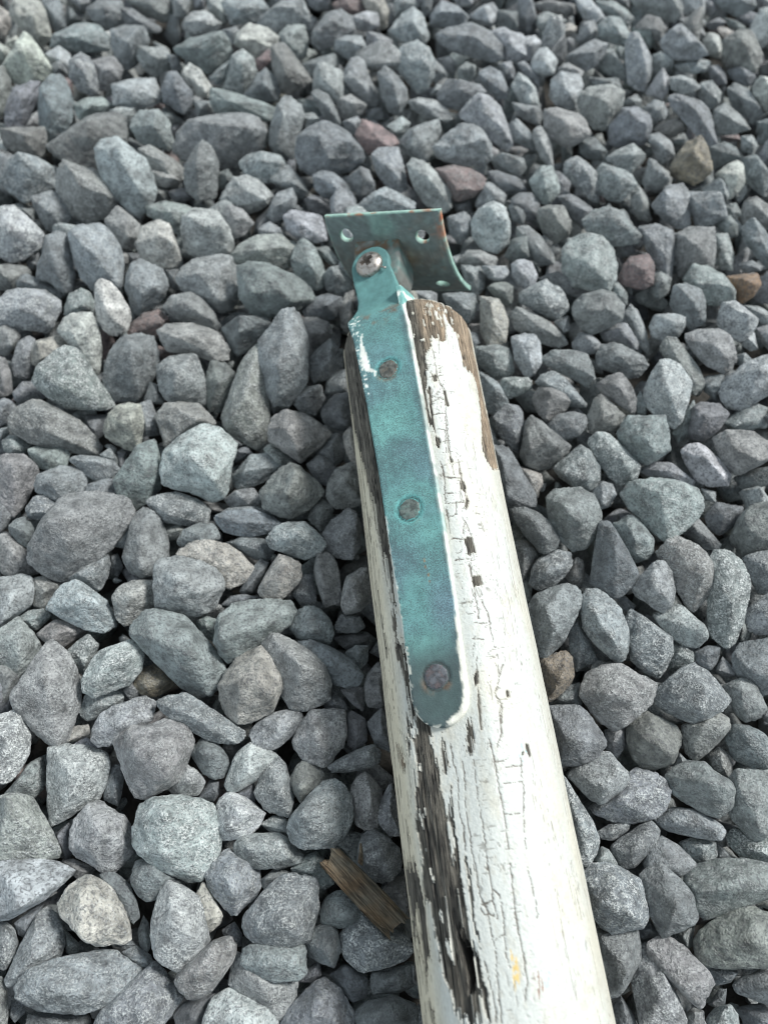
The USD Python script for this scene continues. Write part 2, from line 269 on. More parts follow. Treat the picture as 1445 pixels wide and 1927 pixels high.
STONES = '''
t1||-2891,5610 -2815,5632 -2729,5545 -2683,5395 -2696,5269 -2773,5207
t2|cream ivory slab in the upper left corner of the gravel|-2680,5612 -2493,5612 -2420,5439 -2332,5189 -2389,5088 -2453,5149 -2564,5313 -2683,5439
n1||-2532,5699 -2405,5743 -2323,5523 -2283,5374 -2333,5290 -2414,5438
d0||-2387,5769 -2247,5680 -2200,5570 -2342,5526
g1||-2355,5766 -2164,5766 -2155,5632 -2211,5567
g2|small mid grey angular stone right of the ivory slab|-2141,5504 -2066,5612 -1906,5612 -1854,5439 -1851,5334 -1971,5272 -2067,5376
d1||-1922,5610 -1841,5610 -1596,5374 -1614,5311 -1807,5374 -1889,5480
n1|small greenish grey long stone right of the ivory slab|-2359,5290 -2201,5438 -2065,5416 -1962,5269 -1939,5126 -2130,5106 -2348,5167
g2|small mid grey rounded stone above left of the two tone stone|-1929,5251 -1848,5313 -1704,5313 -1646,5169 -1655,5048 -1696,4890 -1763,4832 -1828,4929 -1907,5108
b1||-1908,5699 -1706,5811 -1537,5654 -1543,5480 -1591,5438 -1722,5523
l1||-1458,5438 -1392,5567 -1299,5567 -1166,5438 -1209,5332 -1336,5290 -1435,5353
g1||-1575,5743 -1425,5743 -1428,5523 -1514,5459
g1||-1428,5766 -1319,5766 -1314,5588 -1381,5588
g1||-1317,5743 -1194,5743 -1116,5480 -1151,5416 -1272,5567
n1|small greenish grey blocky stone above the whitish quartz stone|-1190,5699 -897,5766 -844,5588 -940,5438 -1097,5416 -1182,5610
n2|greenish grey rounded stone above the two tone stone|-1453,5068 -1339,5189 -1151,5251 -1052,5149 -1052,5008 -1112,4832 -1196,4794 -1325,4949 -1436,5028
g1||-1158,5353 -1069,5395 -1023,5311 -1064,5187 -1122,5249
w2|whitish tan quartz stone with small red brown stone at its corner|-1031,5210 -965,5355 -830,5292 -733,5189 -748,5028 -870,4949 -952,5028 -1035,5108
n1||-1197,4829 -1122,4966 -1052,5045 -1084,4829 -1140,4753
n1|small greenish grey angular stone below left of the small red brown stone|-1065,5045 -994,5126 -909,5025 -870,4849 -945,4677 -1015,4621 -1086,4715
n1||-872,4868 -786,4907 -714,4772 -752,4584 -914,4602 -901,4753
w2|small stone with cream top and brown lower half|-1370,4794 -1333,4910 -1250,4832 -1157,4662 -1171,4551 -1246,4569 -1322,4699
w2|cream triangular stone near the upper left corner of the gravel|-2581,5149 -2538,5251 -2474,5189 -2378,5028 -2251,4832 -2244,4794 -2337,4699 -2502,4718 -2598,4871 -2573,4988
w1||-2721,5207 -2660,5167 -2600,5065 -2634,4986 -2727,4946 -2777,5167
w1||-2674,5228 -2621,5290 -2582,5228 -2600,5126 -2678,5187
b1||-2727,4946 -2638,4946 -2553,4791 -2525,4602 -2542,4456 -2607,4420
l1||-2384,5086 -2296,5167 -2204,5086 -2166,4946 -2186,4849 -2317,5006
d1||-2323,4966 -2257,5025 -2177,4868 -2266,4868
u2|small bluish grey rounded stone above right of the purplish upright stone|-2156,4929 -2098,5028 -2024,4969 -1963,4832 -1901,4606 -1944,4569 -2039,4625 -2125,4756
b1|small brownish grey blocky stone above right of the purplish upright stone|-2036,5006 -1891,5065 -1803,4907 -1798,4791 -1883,4696 -1946,4696 -1974,4868
r0||-2249,4947 -2193,4927 -2149,4753 -2194,4791
g1|small mid grey angular stone above left of the two tone stone|-1738,5167 -1569,5167 -1461,5025 -1485,4907 -1576,4829 -1666,4927 -1721,5045
d1||-1533,5086 -1440,5065 -1398,4927 -1457,4888
u2|small bluish grey long stone left of the purplish upright stone|-2487,4424 -2494,4681 -2390,4718 -2312,4699 -2299,4569 -2311,4388 -2333,4265 -2413,4247 -2460,4300
u2|tall purplish grey stone standing upright below the cream triangular stone|-2301,4643 -2253,4775 -2190,4775 -2123,4681 -2053,4496 -2033,4317 -2053,4230 -2155,4144 -2219,4230 -2277,4460
n1||-2081,4547 -2020,4621 -1896,4621 -1807,4529 -1820,4456 -1934,4402 -2019,4402
l2|small light grey blocky stone left of the two tone stone|-1830,4699 -1689,4756 -1552,4756 -1474,4533 -1537,4460 -1653,4424 -1783,4478
l1||-1826,4492 -1712,4547 -1647,4529 -1663,4384 -1713,4313 -1766,4420
g2|small mid grey angular stone below left of the two tone stone|-1488,4643 -1470,4794 -1410,4813 -1332,4681 -1273,4588 -1273,4478 -1311,4388 -1392,4460 -1459,4514
d1||-1286,4602 -1160,4584 -1135,4456 -1229,4420
n2|small greenish grey long stone above right of the broad brown grey stone|-1156,4643 -1094,4643 -987,4551 -837,4496 -713,4460 -728,4317 -825,4335 -949,4388 -1094,4388 -1141,4496
d0||-1594,4601 -1441,4583 -1367,4491 -1396,4418 -1500,4454
n2|small greenish grey rounded stone above right of the big mottled greenish stone|-1643,4353 -1605,4424 -1484,4424 -1398,4317 -1342,4144 -1351,4026 -1451,4076 -1563,4127 -1642,4265
b2|broad brown grey stone half hidden behind an upright dark wedge|-1318,4247 -1279,4317 -1164,4370 -925,4388 -825,4335 -769,4213 -783,4076 -909,3910 -1023,3894 -1263,3976 -1329,4043
d3|upright dark wedge leaning on a broad brown grey stone|-1225,3850 -1186,4013 -1147,4080 -1082,4013 -1023,3882 -1017,3583 -1113,3553 -1188,3629 -1225,3754
b2|brownish grey rounded stone above left of the big mottled greenish stone|-2145,4093 -2062,4213 -1931,4353 -1774,4424 -1703,4353 -1636,4144 -1673,4076 -1802,4076 -1804,3878 -1948,3910 -2082,4009
p3|big mottled greenish grey stone tilted on top of the gravel|-1803,3980 -1774,4080 -1683,4097 -1573,3980 -1481,3899 -1434,3802 -1378,3629 -1395,3507 -1459,3418 -1518,3447 -1629,3599 -1702,3707 -1754,3818
b1|small brownish grey angular stone below left of the purplish upright stone|-2523,4313 -2354,4313 -2236,4331 -2181,4174 -2202,4038 -2351,4071 -2468,4174
l0||-2560,4310 -2471,4240 -2432,4170 -2486,4084 -2574,4153
u2|bluish grey rounded stone above the salt and pepper stone|-2381,3781 -2371,3943 -2319,4026 -2192,3976 -2072,3894 -2027,3718 -2124,3639 -2182,3593 -2289,3671
b2|brownish grey rounded stone left of the big mottled greenish stone|-2037,3829 -2029,3976 -1890,3910 -1764,3845 -1670,3686 -1622,3593 -1670,3471 -1773,3426 -1872,3486 -1919,3624 -2012,3702
b1|small brownish grey angular stone right of the big mottled greenish stone|-1589,4122 -1511,4156 -1353,4038 -1271,3938 -1262,3856 -1300,3791 -1390,3775 -1452,3888 -1516,4021
b1||-1481,3938 -1390,3954 -1283,3840 -1367,3775 -1441,3807
b0||-1474,3883 -1375,3851 -1373,3737 -1445,3753
d0||-1385,3834 -1283,3867 -1213,3769 -1312,3721
d1||-1058,3905 -991,3938 -937,3856 -976,3775 -1045,3775
n2|small greenish grey rounded stone below right of the broad brown grey stone|-912,3943 -871,4009 -780,4043 -661,4009 -609,3910 -670,3765 -759,3749 -870,3845
n2|small greenish grey rounded stone below right of the upright dark wedge|-998,3624 -934,3797 -857,3829 -773,3781 -685,3655 -702,3562 -810,3517 -924,3547
g1|small mid grey blocky stone above right of the salt and pepper stone|-2188,3680 -2075,3743 -1980,3727 -1915,3617 -1909,3525 -1949,3434 -2007,3389 -2094,3494
g0||-2379,3705 -2293,3737 -2214,3689 -2180,3579 -2270,3626
p3|pale salt and pepper speckled stone at the left edge of the gravel|-2296,3507 -2208,3507 -2124,3418 -1989,3286 -1991,3186 -2077,3088 -2137,3074 -2234,3130 -2318,3359
b2|small brownish grey angular stone above left of the pale brown blocky stone|-1676,3441 -1617,3562 -1515,3471 -1436,3382 -1424,3294 -1479,3222 -1541,3207 -1602,3323
n1|small greenish grey angular stone above right of the pale brown blocky stone|-1461,3617 -1353,3664 -1211,3617 -1137,3555 -1168,3434 -1228,3374 -1332,3494 -1439,3540
l3|light grey rounded stone right of the pale brown blocky stone|-1186,3418 -1129,3492 -994,3462 -917,3330 -873,3200 -899,3130 -981,3102 -1086,3102 -1159,3186 -1183,3300
b2|small brownish grey angular stone below right of the upright dark wedge|-975,3501 -949,3578 -855,3532 -781,3426 -838,3323 -890,3294 -956,3411
d0||-792,3611 -729,3689 -652,3579 -668,3456 -804,3456
b2|brownish grey rounded stone above the big lozenge stone|-891,3179 -854,3250 -751,3323 -621,3338 -527,3222 -501,3122 -603,3038 -755,3080 -864,3108
d0||-1581,3336 -1487,3306 -1452,3218 -1514,3189
d0||-2168,3247 -2105,3321 -2068,3189 -2142,3175
g2|small mid grey angular stone above right of the whitish quartz stone|-896,5376 -824,5482 -753,5612 -593,5612 -547,5482 -528,5355 -606,5334 -685,5355 -769,5230 -877,5292
d1||-578,5766 -387,5766 -409,5610 -488,5567 -545,5632
r1||-384,5654 -305,5743 -168,5699 -126,5610 -153,5545 -246,5523 -355,5588
t1||-169,5743 -5,5743 35,5567 21,5395 -18,5353 -59,5523 -140,5610
g2|small mid grey rounded stone right of the whitish quartz stone|-402,5482 -310,5504 -229,5439 -200,5251 -250,5189 -338,5108 -438,5048 -506,5128 -498,5251 -436,5334
l1||-232,5502 -126,5567 -45,5545 -32,5395 -97,5332 -190,5353
g1|small mid grey angular stone right of the whitish quartz stone|-765,5269 -693,5395 -575,5416 -540,5228 -546,5065 -595,5006 -677,5106 -747,5187
g2|small mid grey angular stone right of the small red brown stone|-339,5149 -264,5210 -160,5189 -120,5068 -118,4910 -181,4871 -259,4988 -337,5048
g1||-124,5332 -31,5311 60,5228 46,5065 -5,4946 -95,4986 -122,5146
n2|small greenish grey rounded stone left of the long jagged dark stone|34,5251 100,5418 207,5547 271,5439 317,5189 277,5108 201,5149 149,5108 72,5169
g1||76,5699 240,5766 264,5632 155,5523 75,5480
g1||239,5743 362,5743 343,5567 288,5502
g1|small mid grey angular stone above left of the long jagged dark stone|342,5523 428,5699 534,5632 609,5502 576,5374 431,5374 339,5395
g1||498,5743 675,5743 642,5632 560,5610
l1||609,5502 723,5632 807,5676 840,5567 818,5438 761,5374 689,5502
d1||828,5588 974,5567 959,5374 888,5311 818,5438
d3|long jagged stone with dark front face near the top of the gravel|365,5150 456,5211 613,5272 735,5170 802,5029 806,4892 728,4853 619,4892 471,4950 387,5049
l2|small light grey angular stone right of the long jagged dark stone|760,5251 853,5292 977,5210 984,4988 890,4910 828,4929 814,5088
n3|small greenish grey rounded stone below left of the long jagged dark stone|82,4892 121,5010 223,5069 309,4990 342,4815 326,4683 274,4553 213,4535 142,4683 82,4796
g1||330,5065 403,4946 438,4849 347,4772 324,4868
g1||354,5025 459,5065 506,4966 477,4868 415,4907
l1||504,4907 572,5006 633,4946 627,4829 561,4772 512,4810
g2|small mid grey angular stone below right of the long jagged dark stone|644,4794 724,4871 795,4813 833,4643 814,4551 752,4533 710,4643 664,4699
g1||788,4986 878,4986 879,4829 827,4810
b2|small brownish grey rounded stone right of the small red brown stone|-785,5088 -698,5128 -641,5028 -558,4871 -489,4737 -548,4662 -643,4606 -707,4643 -759,4871
r1|small red brown stone touching a whitish quartz stone|-902,5006 -821,5126 -781,5106 -787,5006 -855,4888 -895,4907
d1||-568,4986 -468,5045 -341,5086 -312,4986 -347,4868 -436,4868 -510,4829
g2|small mid grey angular stone above the ridged reddish stone|-232,4929 -183,4988 -131,4910 -104,4737 -29,4533 -65,4460 -151,4514 -239,4643 -302,4718 -255,4832
d1||-331,4753 -283,4829 -230,4715 -178,4584 -278,4640
d2|small dark grey long stone above the ridged reddish stone|-42,4794 8,4871 82,4794 155,4643 154,4514 104,4370 31,4424 -17,4569
l1||-483,4772 -422,4829 -369,4753 -380,4696 -455,4715
n1|small greenish grey angular stone below the small red brown stone|-910,4772 -820,4927 -751,4849 -703,4677 -722,4584 -834,4584 -950,4640
g2||-496,4606 -448,4643 -373,4588 -320,4460 -280,4300 -315,4282 -389,4353 -442,4478
b1||-327,4602 -229,4658 -116,4547 -152,4456 -236,4402 -285,4420
n2|greenish grey long stone above left of the wide blue grey stone|-711,4514 -641,4569 -541,4514 -523,4388 -552,4247 -567,4076 -573,3976 -680,4009 -733,4110 -735,4317
n1||-555,4456 -470,4474 -419,4402 -512,4313
u3|wide blue grey stone above the left end of the curved plate|-539,4097 -474,4199 -382,4251 -262,4182 -167,4063 -120,4013 -119,3915 -186,3834 -298,3770 -432,3754 -503,3818 -543,3947
g1||-272,4384 -176,4438 -151,4384 -185,4243 -246,4313
d0||-131,4620 -5,4620 -5,4509 -105,4509
r2|pale reddish stone with a sharp ridge above the curved plate|-182,4178 -137,4335 -29,4282 66,4178 89,4110 42,4043 -40,4076 -98,4009 -134,4093
l1||19,4348 117,4438 177,4366 140,4278 67,4243
g1||168,4584 243,4621 342,4602 437,4492 459,4420 384,4366 276,4420 192,4492
g2|small mid grey rounded stone above the pale faceted stone|364,4606 430,4737 503,4718 562,4643 638,4681 671,4606 629,4514 527,4424 432,4460 361,4514
g3|mid grey rounded stone above right of the pale faceted stone|494,4320 546,4427 623,4517 693,4481 759,4391 792,4182 805,4047 766,3980 713,4047 673,4148 583,4216 503,4268
l1||306,4640 360,4772 397,4753 381,4658
g2|small mid grey angular stone left of the pale faceted stone|101,4127 162,4247 295,4317 355,4335 363,4213 287,4043 273,3943 205,4009 135,4009
l3|pale faceted stone directly above a dark red wedge|318,4013 392,4131 513,4233 605,4182 667,4047 670,3915 620,3850 495,3850 383,3882 327,3931
l1||-950,4348 -883,4420 -793,4348 -761,4243 -766,4139 -835,4105 -933,4139
d1||-722,3840 -660,3954 -602,3971 -539,3872 -476,3775 -463,3727 -529,3680 -602,3759 -673,3791
g2|small mid grey long stone above right of the left corner of the curved plate|-439,3813 -384,3862 -314,3845 -232,3749 -173,3624 -183,3562 -273,3593 -365,3639 -423,3702
g2||-233,3797 -143,3910 -97,3878 -61,3749 -50,3686 -139,3639 -197,3702
g2|small mid grey rounded stone below right of the ridged reddish stone|-74,4009 -28,4076 89,4060 122,3910 143,3718 86,3671 18,3718 -50,3829
l2|small light grey long stone above left of the top right corner of the curved plate|145,3910 181,3976 250,3943 317,3862 404,3718 408,3547 363,3517 264,3562 199,3686 167,3797
r2|dark red wedge shaped stone above the right end of the curved plate|318,3878 434,3910 548,3878 624,3797 607,3702 536,3639 432,3593 404,3734 339,3829
d1||678,4021 753,4088 891,4038 907,3938 855,3872 720,3938
d1||649,3921 720,3938 854,3856 891,3743 774,3711 687,3791
g1||563,3617 619,3807 666,3823 707,3743 762,3711 744,3617 651,3571
l2|small light grey rounded stone right of the top right corner of the curved plate|525,3426 575,3532 668,3593 732,3547 755,3411 734,3265 664,3193 579,3222 530,3308
g1||767,3617 840,3680 876,3571 845,3464 780,3494
d1||389,3525 492,3571 535,3525 517,3374 447,3300 396,3404
d0||438,3737 544,3753 551,3658 458,3658
l2|small light grey long stone left of the top right corner of the curved plate|-172,3562 -72,3671 7,3718 108,3655 186,3593 174,3532 18,3501 -138,3532
l1||-299,3617 -255,3664 -186,3617 -185,3555 -298,3555
g2|small mid grey rounded stone left of the left corner of the curved plate|-688,3593 -649,3686 -571,3718 -533,3624 -540,3547 -602,3471 -655,3426 -703,3486
d1||-495,3680 -439,3711 -370,3680 -299,3586 -387,3540 -468,3586
l3|small light grey rounded stone below left of the left corner of the curved plate|-593,3418 -553,3477 -420,3447 -376,3433 -338,3300 -336,3229 -410,3214 -497,3243 -566,3315
d1||-551,3648 -479,3571 -546,3555
g1||-761,3419 -700,3494 -629,3434 -589,3330 -596,3257 -690,3345 -756,3345
n1||-578,3330 -490,3330 -432,3271 -464,3242 -552,3242
l1||-421,3271 -334,3286 -265,3170 -285,3114 -353,3185
b1||430,3170 500,3257 587,3257 671,3199 642,3085 514,3099
l0||397,3277 466,3306 483,3189 416,3175
g1||769,3345 860,3374 868,3199 777,3156 716,3213
g1||983,5743 1092,5743 1100,5523 1115,5395 1029,5311 970,5395
b1||1085,5654 1224,5699 1395,5654 1381,5523 1312,5502 1158,5567
g1||1114,5523 1185,5567 1310,5480 1318,5438 1200,5311 1130,5269 1102,5395
t1||1244,5353 1332,5438 1393,5395 1373,5332 1274,5269 1248,5269
l2||1392,5612 1491,5656 1552,5504 1578,5397 1487,5292 1440,5334 1404,5482
g1||1425,5438 1520,5459 1531,5332 1479,5228 1394,5167 1362,5228
n1||1549,5699 1685,5699 1778,5588 1816,5480 1751,5395 1656,5480 1590,5588
n2|small greenish grey rounded stone above left of the tall standing slab|1516,5313 1594,5418 1683,5397 1728,5251 1727,5149 1667,5088 1595,5128 1513,5189
d1||1694,5766 1816,5766 1794,5610 1720,5654
g2|small mid grey long stone above right of the tall standing slab|1793,5612 1883,5678 2124,5678 2155,5547 2133,5418 2044,5355 1926,5439 1823,5547
l1||2211,5766 2375,5766 2338,5567 2288,5438 2231,5416 2183,5523
g1||2363,5699 2439,5743 2432,5567 2366,5502 2338,5567
n2||2406,5678 2701,5678 2682,5525 2620,5482 2523,5397 2461,5482 2398,5568
b1||2752,5743 2915,5743 2860,5502 2766,5502 2727,5567
b2||1760,5292 1887,5439 1972,5397 2007,5292 1961,5169 1903,5128 1897,5251
n1||1774,5374 1929,5353 1923,5228 1868,5126 1805,5228
g3|small mid grey rounded stone right of the tall standing slab|1902,5069 1999,5190 2073,5252 2123,5170 2174,5029 2202,4911 2120,4873 1946,4873 1909,4950
g1||2136,5480 2219,5502 2280,5395 2300,5290 2253,5249 2189,5332 2142,5438
d1||2310,5416 2433,5502 2474,5438 2408,5374 2338,5353
n1||2460,5502 2544,5459 2606,5374 2558,5332 2478,5395
d1||2566,5502 2673,5567 2802,5480 2826,5353 2685,5311 2624,5395
w1||2262,5228 2334,5332 2392,5290 2386,5126 2344,5045 2262,5086
b3|stout stone with brown side face in the upper right corner|2333,5069 2417,5109 2442,5170 2514,5211 2557,5170 2577,4911 2560,4834 2490,4739 2424,4777 2333,4815 2310,4950
t1||2395,5374 2452,5395 2514,5311 2458,5228 2388,5269
n1||2676,5269 2816,5311 2777,5025 2662,5025
l1||960,5269 1080,5290 1112,5207 1060,5065 976,4986 931,5065
l2||1014,4929 1077,5068 1142,5088 1190,4929 1152,4794 1061,4756 1005,4832
g2|small mid grey rounded stone left of the tall standing slab|1245,4969 1373,5088 1472,5169 1554,5108 1529,5008 1436,4871 1381,4832 1312,4890
g1||1240,5187 1314,5269 1351,5249 1340,5146 1283,5106
n1||1506,5025 1557,5126 1612,5146 1632,5006 1669,4907 1653,4791 1570,4829 1506,4927
g2|tall grey slab standing on end in the upper right gravel|1682,5108 1738,5230 1790,5230 1817,5068 1840,4969 1795,4756 1738,4625 1679,4643 1640,4718 1657,4929
g1||1872,5065 1943,5106 2020,5025 1990,4927 1879,4868 1859,4986
l1||1830,4715 1930,4946 1965,4849 1924,4677 1875,4602 1794,4640 1774,4677
n1||2022,4966 2177,5045 2273,5006 2241,4907 2133,4868 2025,4907
d1||2249,4946 2329,4966 2357,4849 2338,4753 2263,4753 2239,4829
n2||1932,4756 2000,4794 2090,4737 2126,4662 2067,4606 1978,4588 1925,4643
n1||2150,4753 2248,4810 2286,4677 2251,4565 2164,4492 2129,4640
g1||2368,4907 2453,4946 2546,4907 2555,4829 2485,4734 2396,4791
g1|small mid grey long stone left of the pinkish white stone|2330,4715 2405,4772 2477,4696 2515,4529 2512,4456 2419,4366 2385,4492 2329,4584
w2|pinkish white rounded stone at the right edge of the gravel|2471,4662 2541,4756 2636,4737 2590,4424 2505,4424 2464,4569
l1||823,4986 888,5006 905,4888 887,4810 812,4829
g1||925,4986 978,5006 1046,4907 1076,4810 1056,4734 998,4791 945,4907
l2|small light grey long stone below right of the long jagged dark stone|855,4662 916,4813 962,4756 1014,4643 1024,4478 971,4424 904,4496
g1||857,4584 941,4547 1038,4529 1056,4456 1022,4348 952,4384 885,4456
l2|small light grey blocky stone left of the tall standing slab|1134,4737 1204,4813 1327,4794 1338,4681 1293,4496 1261,4424 1143,4460 1105,4569
b2||1183,4852 1264,4910 1356,4832 1335,4756 1202,4794
b3|small brownish grey rounded stone above left of the brown egg shaped stone|1283,4517 1364,4590 1488,4608 1575,4535 1546,4409 1474,4320 1409,4182 1339,4182 1283,4303 1261,4427
g1||1418,4829 1608,4829 1617,4715 1535,4753 1432,4734
u2|small bluish grey blocky stone below the tall standing slab|1460,4282 1565,4442 1677,4460 1739,4388 1729,4247 1672,4110 1527,4076 1449,4110
g1||1740,4529 1825,4602 1884,4584 1894,4492 1852,4384 1773,4348
g1||1642,4621 1709,4658 1736,4584 1688,4510 1619,4547
b3|small brownish grey rounded stone right of the pale faceted stone|1039,4356 1124,4373 1261,4320 1290,4268 1309,4131 1257,4080 1157,4013 1060,4080 1026,4216
g3|small mid grey long stone above the brown egg shaped stone|1854,4463 1911,4517 2067,4445 2110,4356 2099,4233 2087,4114 2095,4030 2034,4013 1965,4148 1946,4303 1881,4338
b1||1768,4313 1879,4402 1995,4438 1985,4313 1913,4243 1826,4225
b2|small brownish grey angular stone below left of the pinkish white stone|2167,4424 2266,4496 2337,4370 2371,4247 2305,4213 2183,4196 2140,4282
l2||1709,4196 1783,4213 1840,4127 1843,4009 1760,3927 1722,3976 1696,4110
o3|brown egg shaped stone with a cream rim right of the plate|1762,3834 1841,3964 1930,4080 1994,4114 2034,4013 2020,3818 1974,3754 1884,3691 1802,3739 1763,3770
d2||2077,4076 2181,4127 2245,4093 2248,3993 2156,3943 2063,3878
r0||2242,4346 2369,4364 2382,4310 2281,4293
n1||2333,4243 2409,4260 2422,4156 2365,4054 2305,4105
w2|yellowish cream stone just beside the brown egg shaped stone|2065,3829 2150,3910 2229,3960 2254,3910 2235,3765 2156,3655 2116,3624 2112,3718
n1|small greenish grey long stone right of the yellowish cream stone|2302,4038 2392,4071 2434,3938 2410,3727 2357,3696 2289,3807 2275,3905
n1||2459,4384 2613,4420 2550,4139 2438,4174
g2|small mid grey rounded stone left of the brown egg shaped stone|1397,3976 1475,4043 1590,4110 1657,4009 1624,3943 1541,3845 1476,3878 1416,3943
n2|small greenish grey rounded stone above the mint green mottled stone|1311,3845 1379,3927 1499,3878 1550,3829 1559,3734 1491,3655 1437,3593 1374,3624 1314,3686
g2||1597,3765 1675,3976 1717,3943 1774,3797 1754,3749 1676,3686 1613,3718
u2|small bluish grey long stone above left of the mint green mottled stone|1138,3943 1224,3993 1277,3943 1325,3862 1334,3749 1305,3608 1260,3608 1186,3749 1126,3829
l2|small light grey rounded stone above left of the mint green mottled stone|904,3781 984,3910 1052,3894 1090,3813 1077,3686 1012,3593 954,3578 919,3686
l2||967,4247 1017,4265 1065,4144 1065,3910 1037,3862 982,4009 958,4144
l1||818,4384 882,4420 946,4313 985,4208 976,4105 908,4139 830,4208
d1||1272,4208 1372,4243 1439,4105 1393,4021 1300,4038 1261,4105
g1||791,3680 840,3727 920,3727 958,3633 948,3525 878,3494 813,3525 785,3602
b2|small brownish grey rounded stone above left of the big round pale stone|939,3532 998,3562 1087,3562 1130,3441 1095,3323 1013,3265 945,3352 922,3471
d1||1077,3696 1171,3711 1274,3617 1289,3555 1207,3434 1150,3525
n3|pale mint green mottled stone resting above a big round pale one|1177,3388 1253,3477 1343,3492 1416,3462 1465,3344 1497,3272 1478,3214 1390,3200 1303,3186 1250,3272 1189,3300
q3|big smooth round pale green stone between plate and small maroon stone|1022,3144 1075,3243 1187,3286 1270,3257 1323,3172 1329,3060 1316,2964 1261,2857 1135,2844 1059,2897 1017,2992
d1||1388,3286 1504,3330 1492,3242 1420,3199
b1||1541,3743 1603,3775 1635,3680 1634,3525 1618,3494 1553,3510 1523,3617
g2|small mid grey angular stone below the brown egg shaped stone|1623,3562 1694,3655 1752,3734 1845,3749 1874,3655 1830,3532 1826,3382 1749,3382 1682,3441
g2|small mid grey blocky stone below left of the yellowish cream stone|1857,3686 1990,3671 2066,3655 2063,3471 1963,3411 1870,3382 1852,3532
l1||1980,3759 2117,3872 2161,3743 2119,3648 2017,3711
n1||2090,3617 2176,3648 2191,3555 2134,3494 2084,3525
n1||2016,3464 2120,3540 2150,3464 2131,3374 2059,3345
b1||2174,3525 2236,3664 2311,3696 2374,3617 2403,3494 2363,3419 2262,3464 2172,3464
n2|small greenish grey long stone above the orange brown stone|2133,3382 2229,3471 2269,3352 2313,3207 2253,3038 2187,3122 2131,3265
d2|small dark grey long stone above right of the small maroon block|1518,3382 1633,3411 1722,3352 1713,3236 1659,3038 1615,2902 1584,2902 1592,3150 1549,3294
b2|brownish grey blocky stone above left of the orange brown stone|1728,3323 1826,3382 1968,3382 1951,3236 1898,3066 1798,2984 1697,3011 1683,3122
g1||2001,3389 2079,3389 2080,3228 2043,3099 1970,3114 1970,3228
g1|small mid grey long stone left of the big round pale stone|806,3434 875,3464 954,3345 1007,3213 1002,3156 914,3142 875,3199 799,3345
g3|mid grey rounded stone left of the large grey block|-1987,3278 -1928,3307 -1858,3278 -1801,3080 -1750,2970 -1749,2850 -1788,2837 -1888,2930 -1969,2970 -1980,3080
g3|large blocky grey stone with a flat top above the ivory egg stone|-1853,3307 -1782,3336 -1679,3365 -1602,3292 -1518,3164 -1487,3025 -1475,2876 -1514,2863 -1585,2916 -1638,2863 -1703,2943 -1764,3052
t3|pale brown blocky stone left of the curved plate|-1437,3192 -1415,3336 -1336,3395 -1265,3350 -1229,3235 -1190,3178 -1168,3080 -1184,3039 -1246,3025 -1331,3039 -1379,3080
b1||-2301,3120 -2221,3148 -2109,3134 -2065,3077 -2111,3036 -2136,2953 -2242,2953
u1||-2140,3022 -2098,3077 -2003,3036 -1907,2980 -1833,2926 -1868,2885 -2003,2926 -2115,2953
p2|pale speckled blocky stone below the salt and pepper stone|-2184,2801 -2142,2895 -2061,2908 -1936,2908 -1837,2828 -1817,2775 -1823,2646 -1856,2608 -1984,2633 -2091,2659 -2165,2671
n1||-1837,2831 -1812,2926 -1755,2967 -1695,2926 -1650,2845 -1657,2765 -1759,2752 -1814,2765
w3|ivory white egg shaped stone standing upright in the left half|-1622,2890 -1599,2943 -1543,2916 -1469,2837 -1414,2745 -1391,2656 -1400,2580 -1464,2543 -1520,2580 -1572,2656 -1600,2758
u2|bluish grey rounded stone above the half buried red stone|-1489,2935 -1461,3100 -1422,3128 -1285,3058 -1229,2949 -1238,2854 -1309,2762 -1365,2723 -1410,2749 -1442,2828
b2|brownish grey rounded stone left of the big lozenge stone|-1181,2989 -1159,3072 -1101,3128 -955,3171 -888,3142 -845,3017 -823,2881 -856,2775 -925,2749 -1006,2828 -1077,2908 -1150,2908
n3|big green grey lozenge stone left of the pivot screw|-826,3025 -767,3066 -660,3052 -508,2957 -400,2863 -387,2797 -476,2719 -614,2668 -728,2694 -798,2810
d1||-1283,3106 -1207,3106 -1179,2953 -1233,2967
b2|small brownish grey long stone right of the half buried red stone|-1238,2775 -1198,2868 -1096,2895 -1029,2854 -956,2749 -895,2646 -923,2620 -1050,2659 -1156,2697
r1|half buried brick red stone beside the ivory egg stone|-1429,2700 -1367,2778 -1287,2805 -1216,2739 -1230,2687 -1241,2610 -1344,2610 -1436,2610
r0||-1285,2621 -1195,2570 -1189,2519 -1272,2519
b2|brownish grey long stone right of the half buried red stone|-1249,2620 -1193,2659 -1071,2671 -965,2633 -879,2582 -831,2495 -844,2422 -903,2409 -1006,2446 -1169,2470 -1219,2545
d1|small dark grey angular stone above left of the knobbly upright stone|-908,2674 -841,2739 -655,2752 -609,2687 -703,2559 -799,2484 -866,2559
w2|cream white rounded stone below left of the ivory egg stone|-1808,2620 -1774,2710 -1698,2749 -1634,2736 -1574,2620 -1544,2495 -1526,2325 -1565,2325 -1627,2458 -1703,2545
t1|small tan grey long stone above left of the grey pyramid stone|-1950,2509 -1934,2584 -1818,2622 -1709,2584 -1736,2509 -1823,2434 -1879,2410 -1934,2434
n3|grey pyramid shaped stone lying over a pale tan one|-1832,2336 -1758,2408 -1712,2481 -1648,2457 -1582,2360 -1537,2266 -1464,2173 -1396,2105 -1409,2072 -1504,2072 -1639,2083 -1723,2128 -1801,2185 -1842,2243
d1|small dark grey rounded stone above left of the grey pyramid stone|-2041,2459 -2037,2584 -1993,2622 -1947,2597 -1950,2509 -1909,2410 -1934,2337 -2007,2349 -2040,2410
b1||-2187,2661 -2144,2700 -2076,2674 -2034,2622 -2046,2534 -2076,2484 -2153,2509
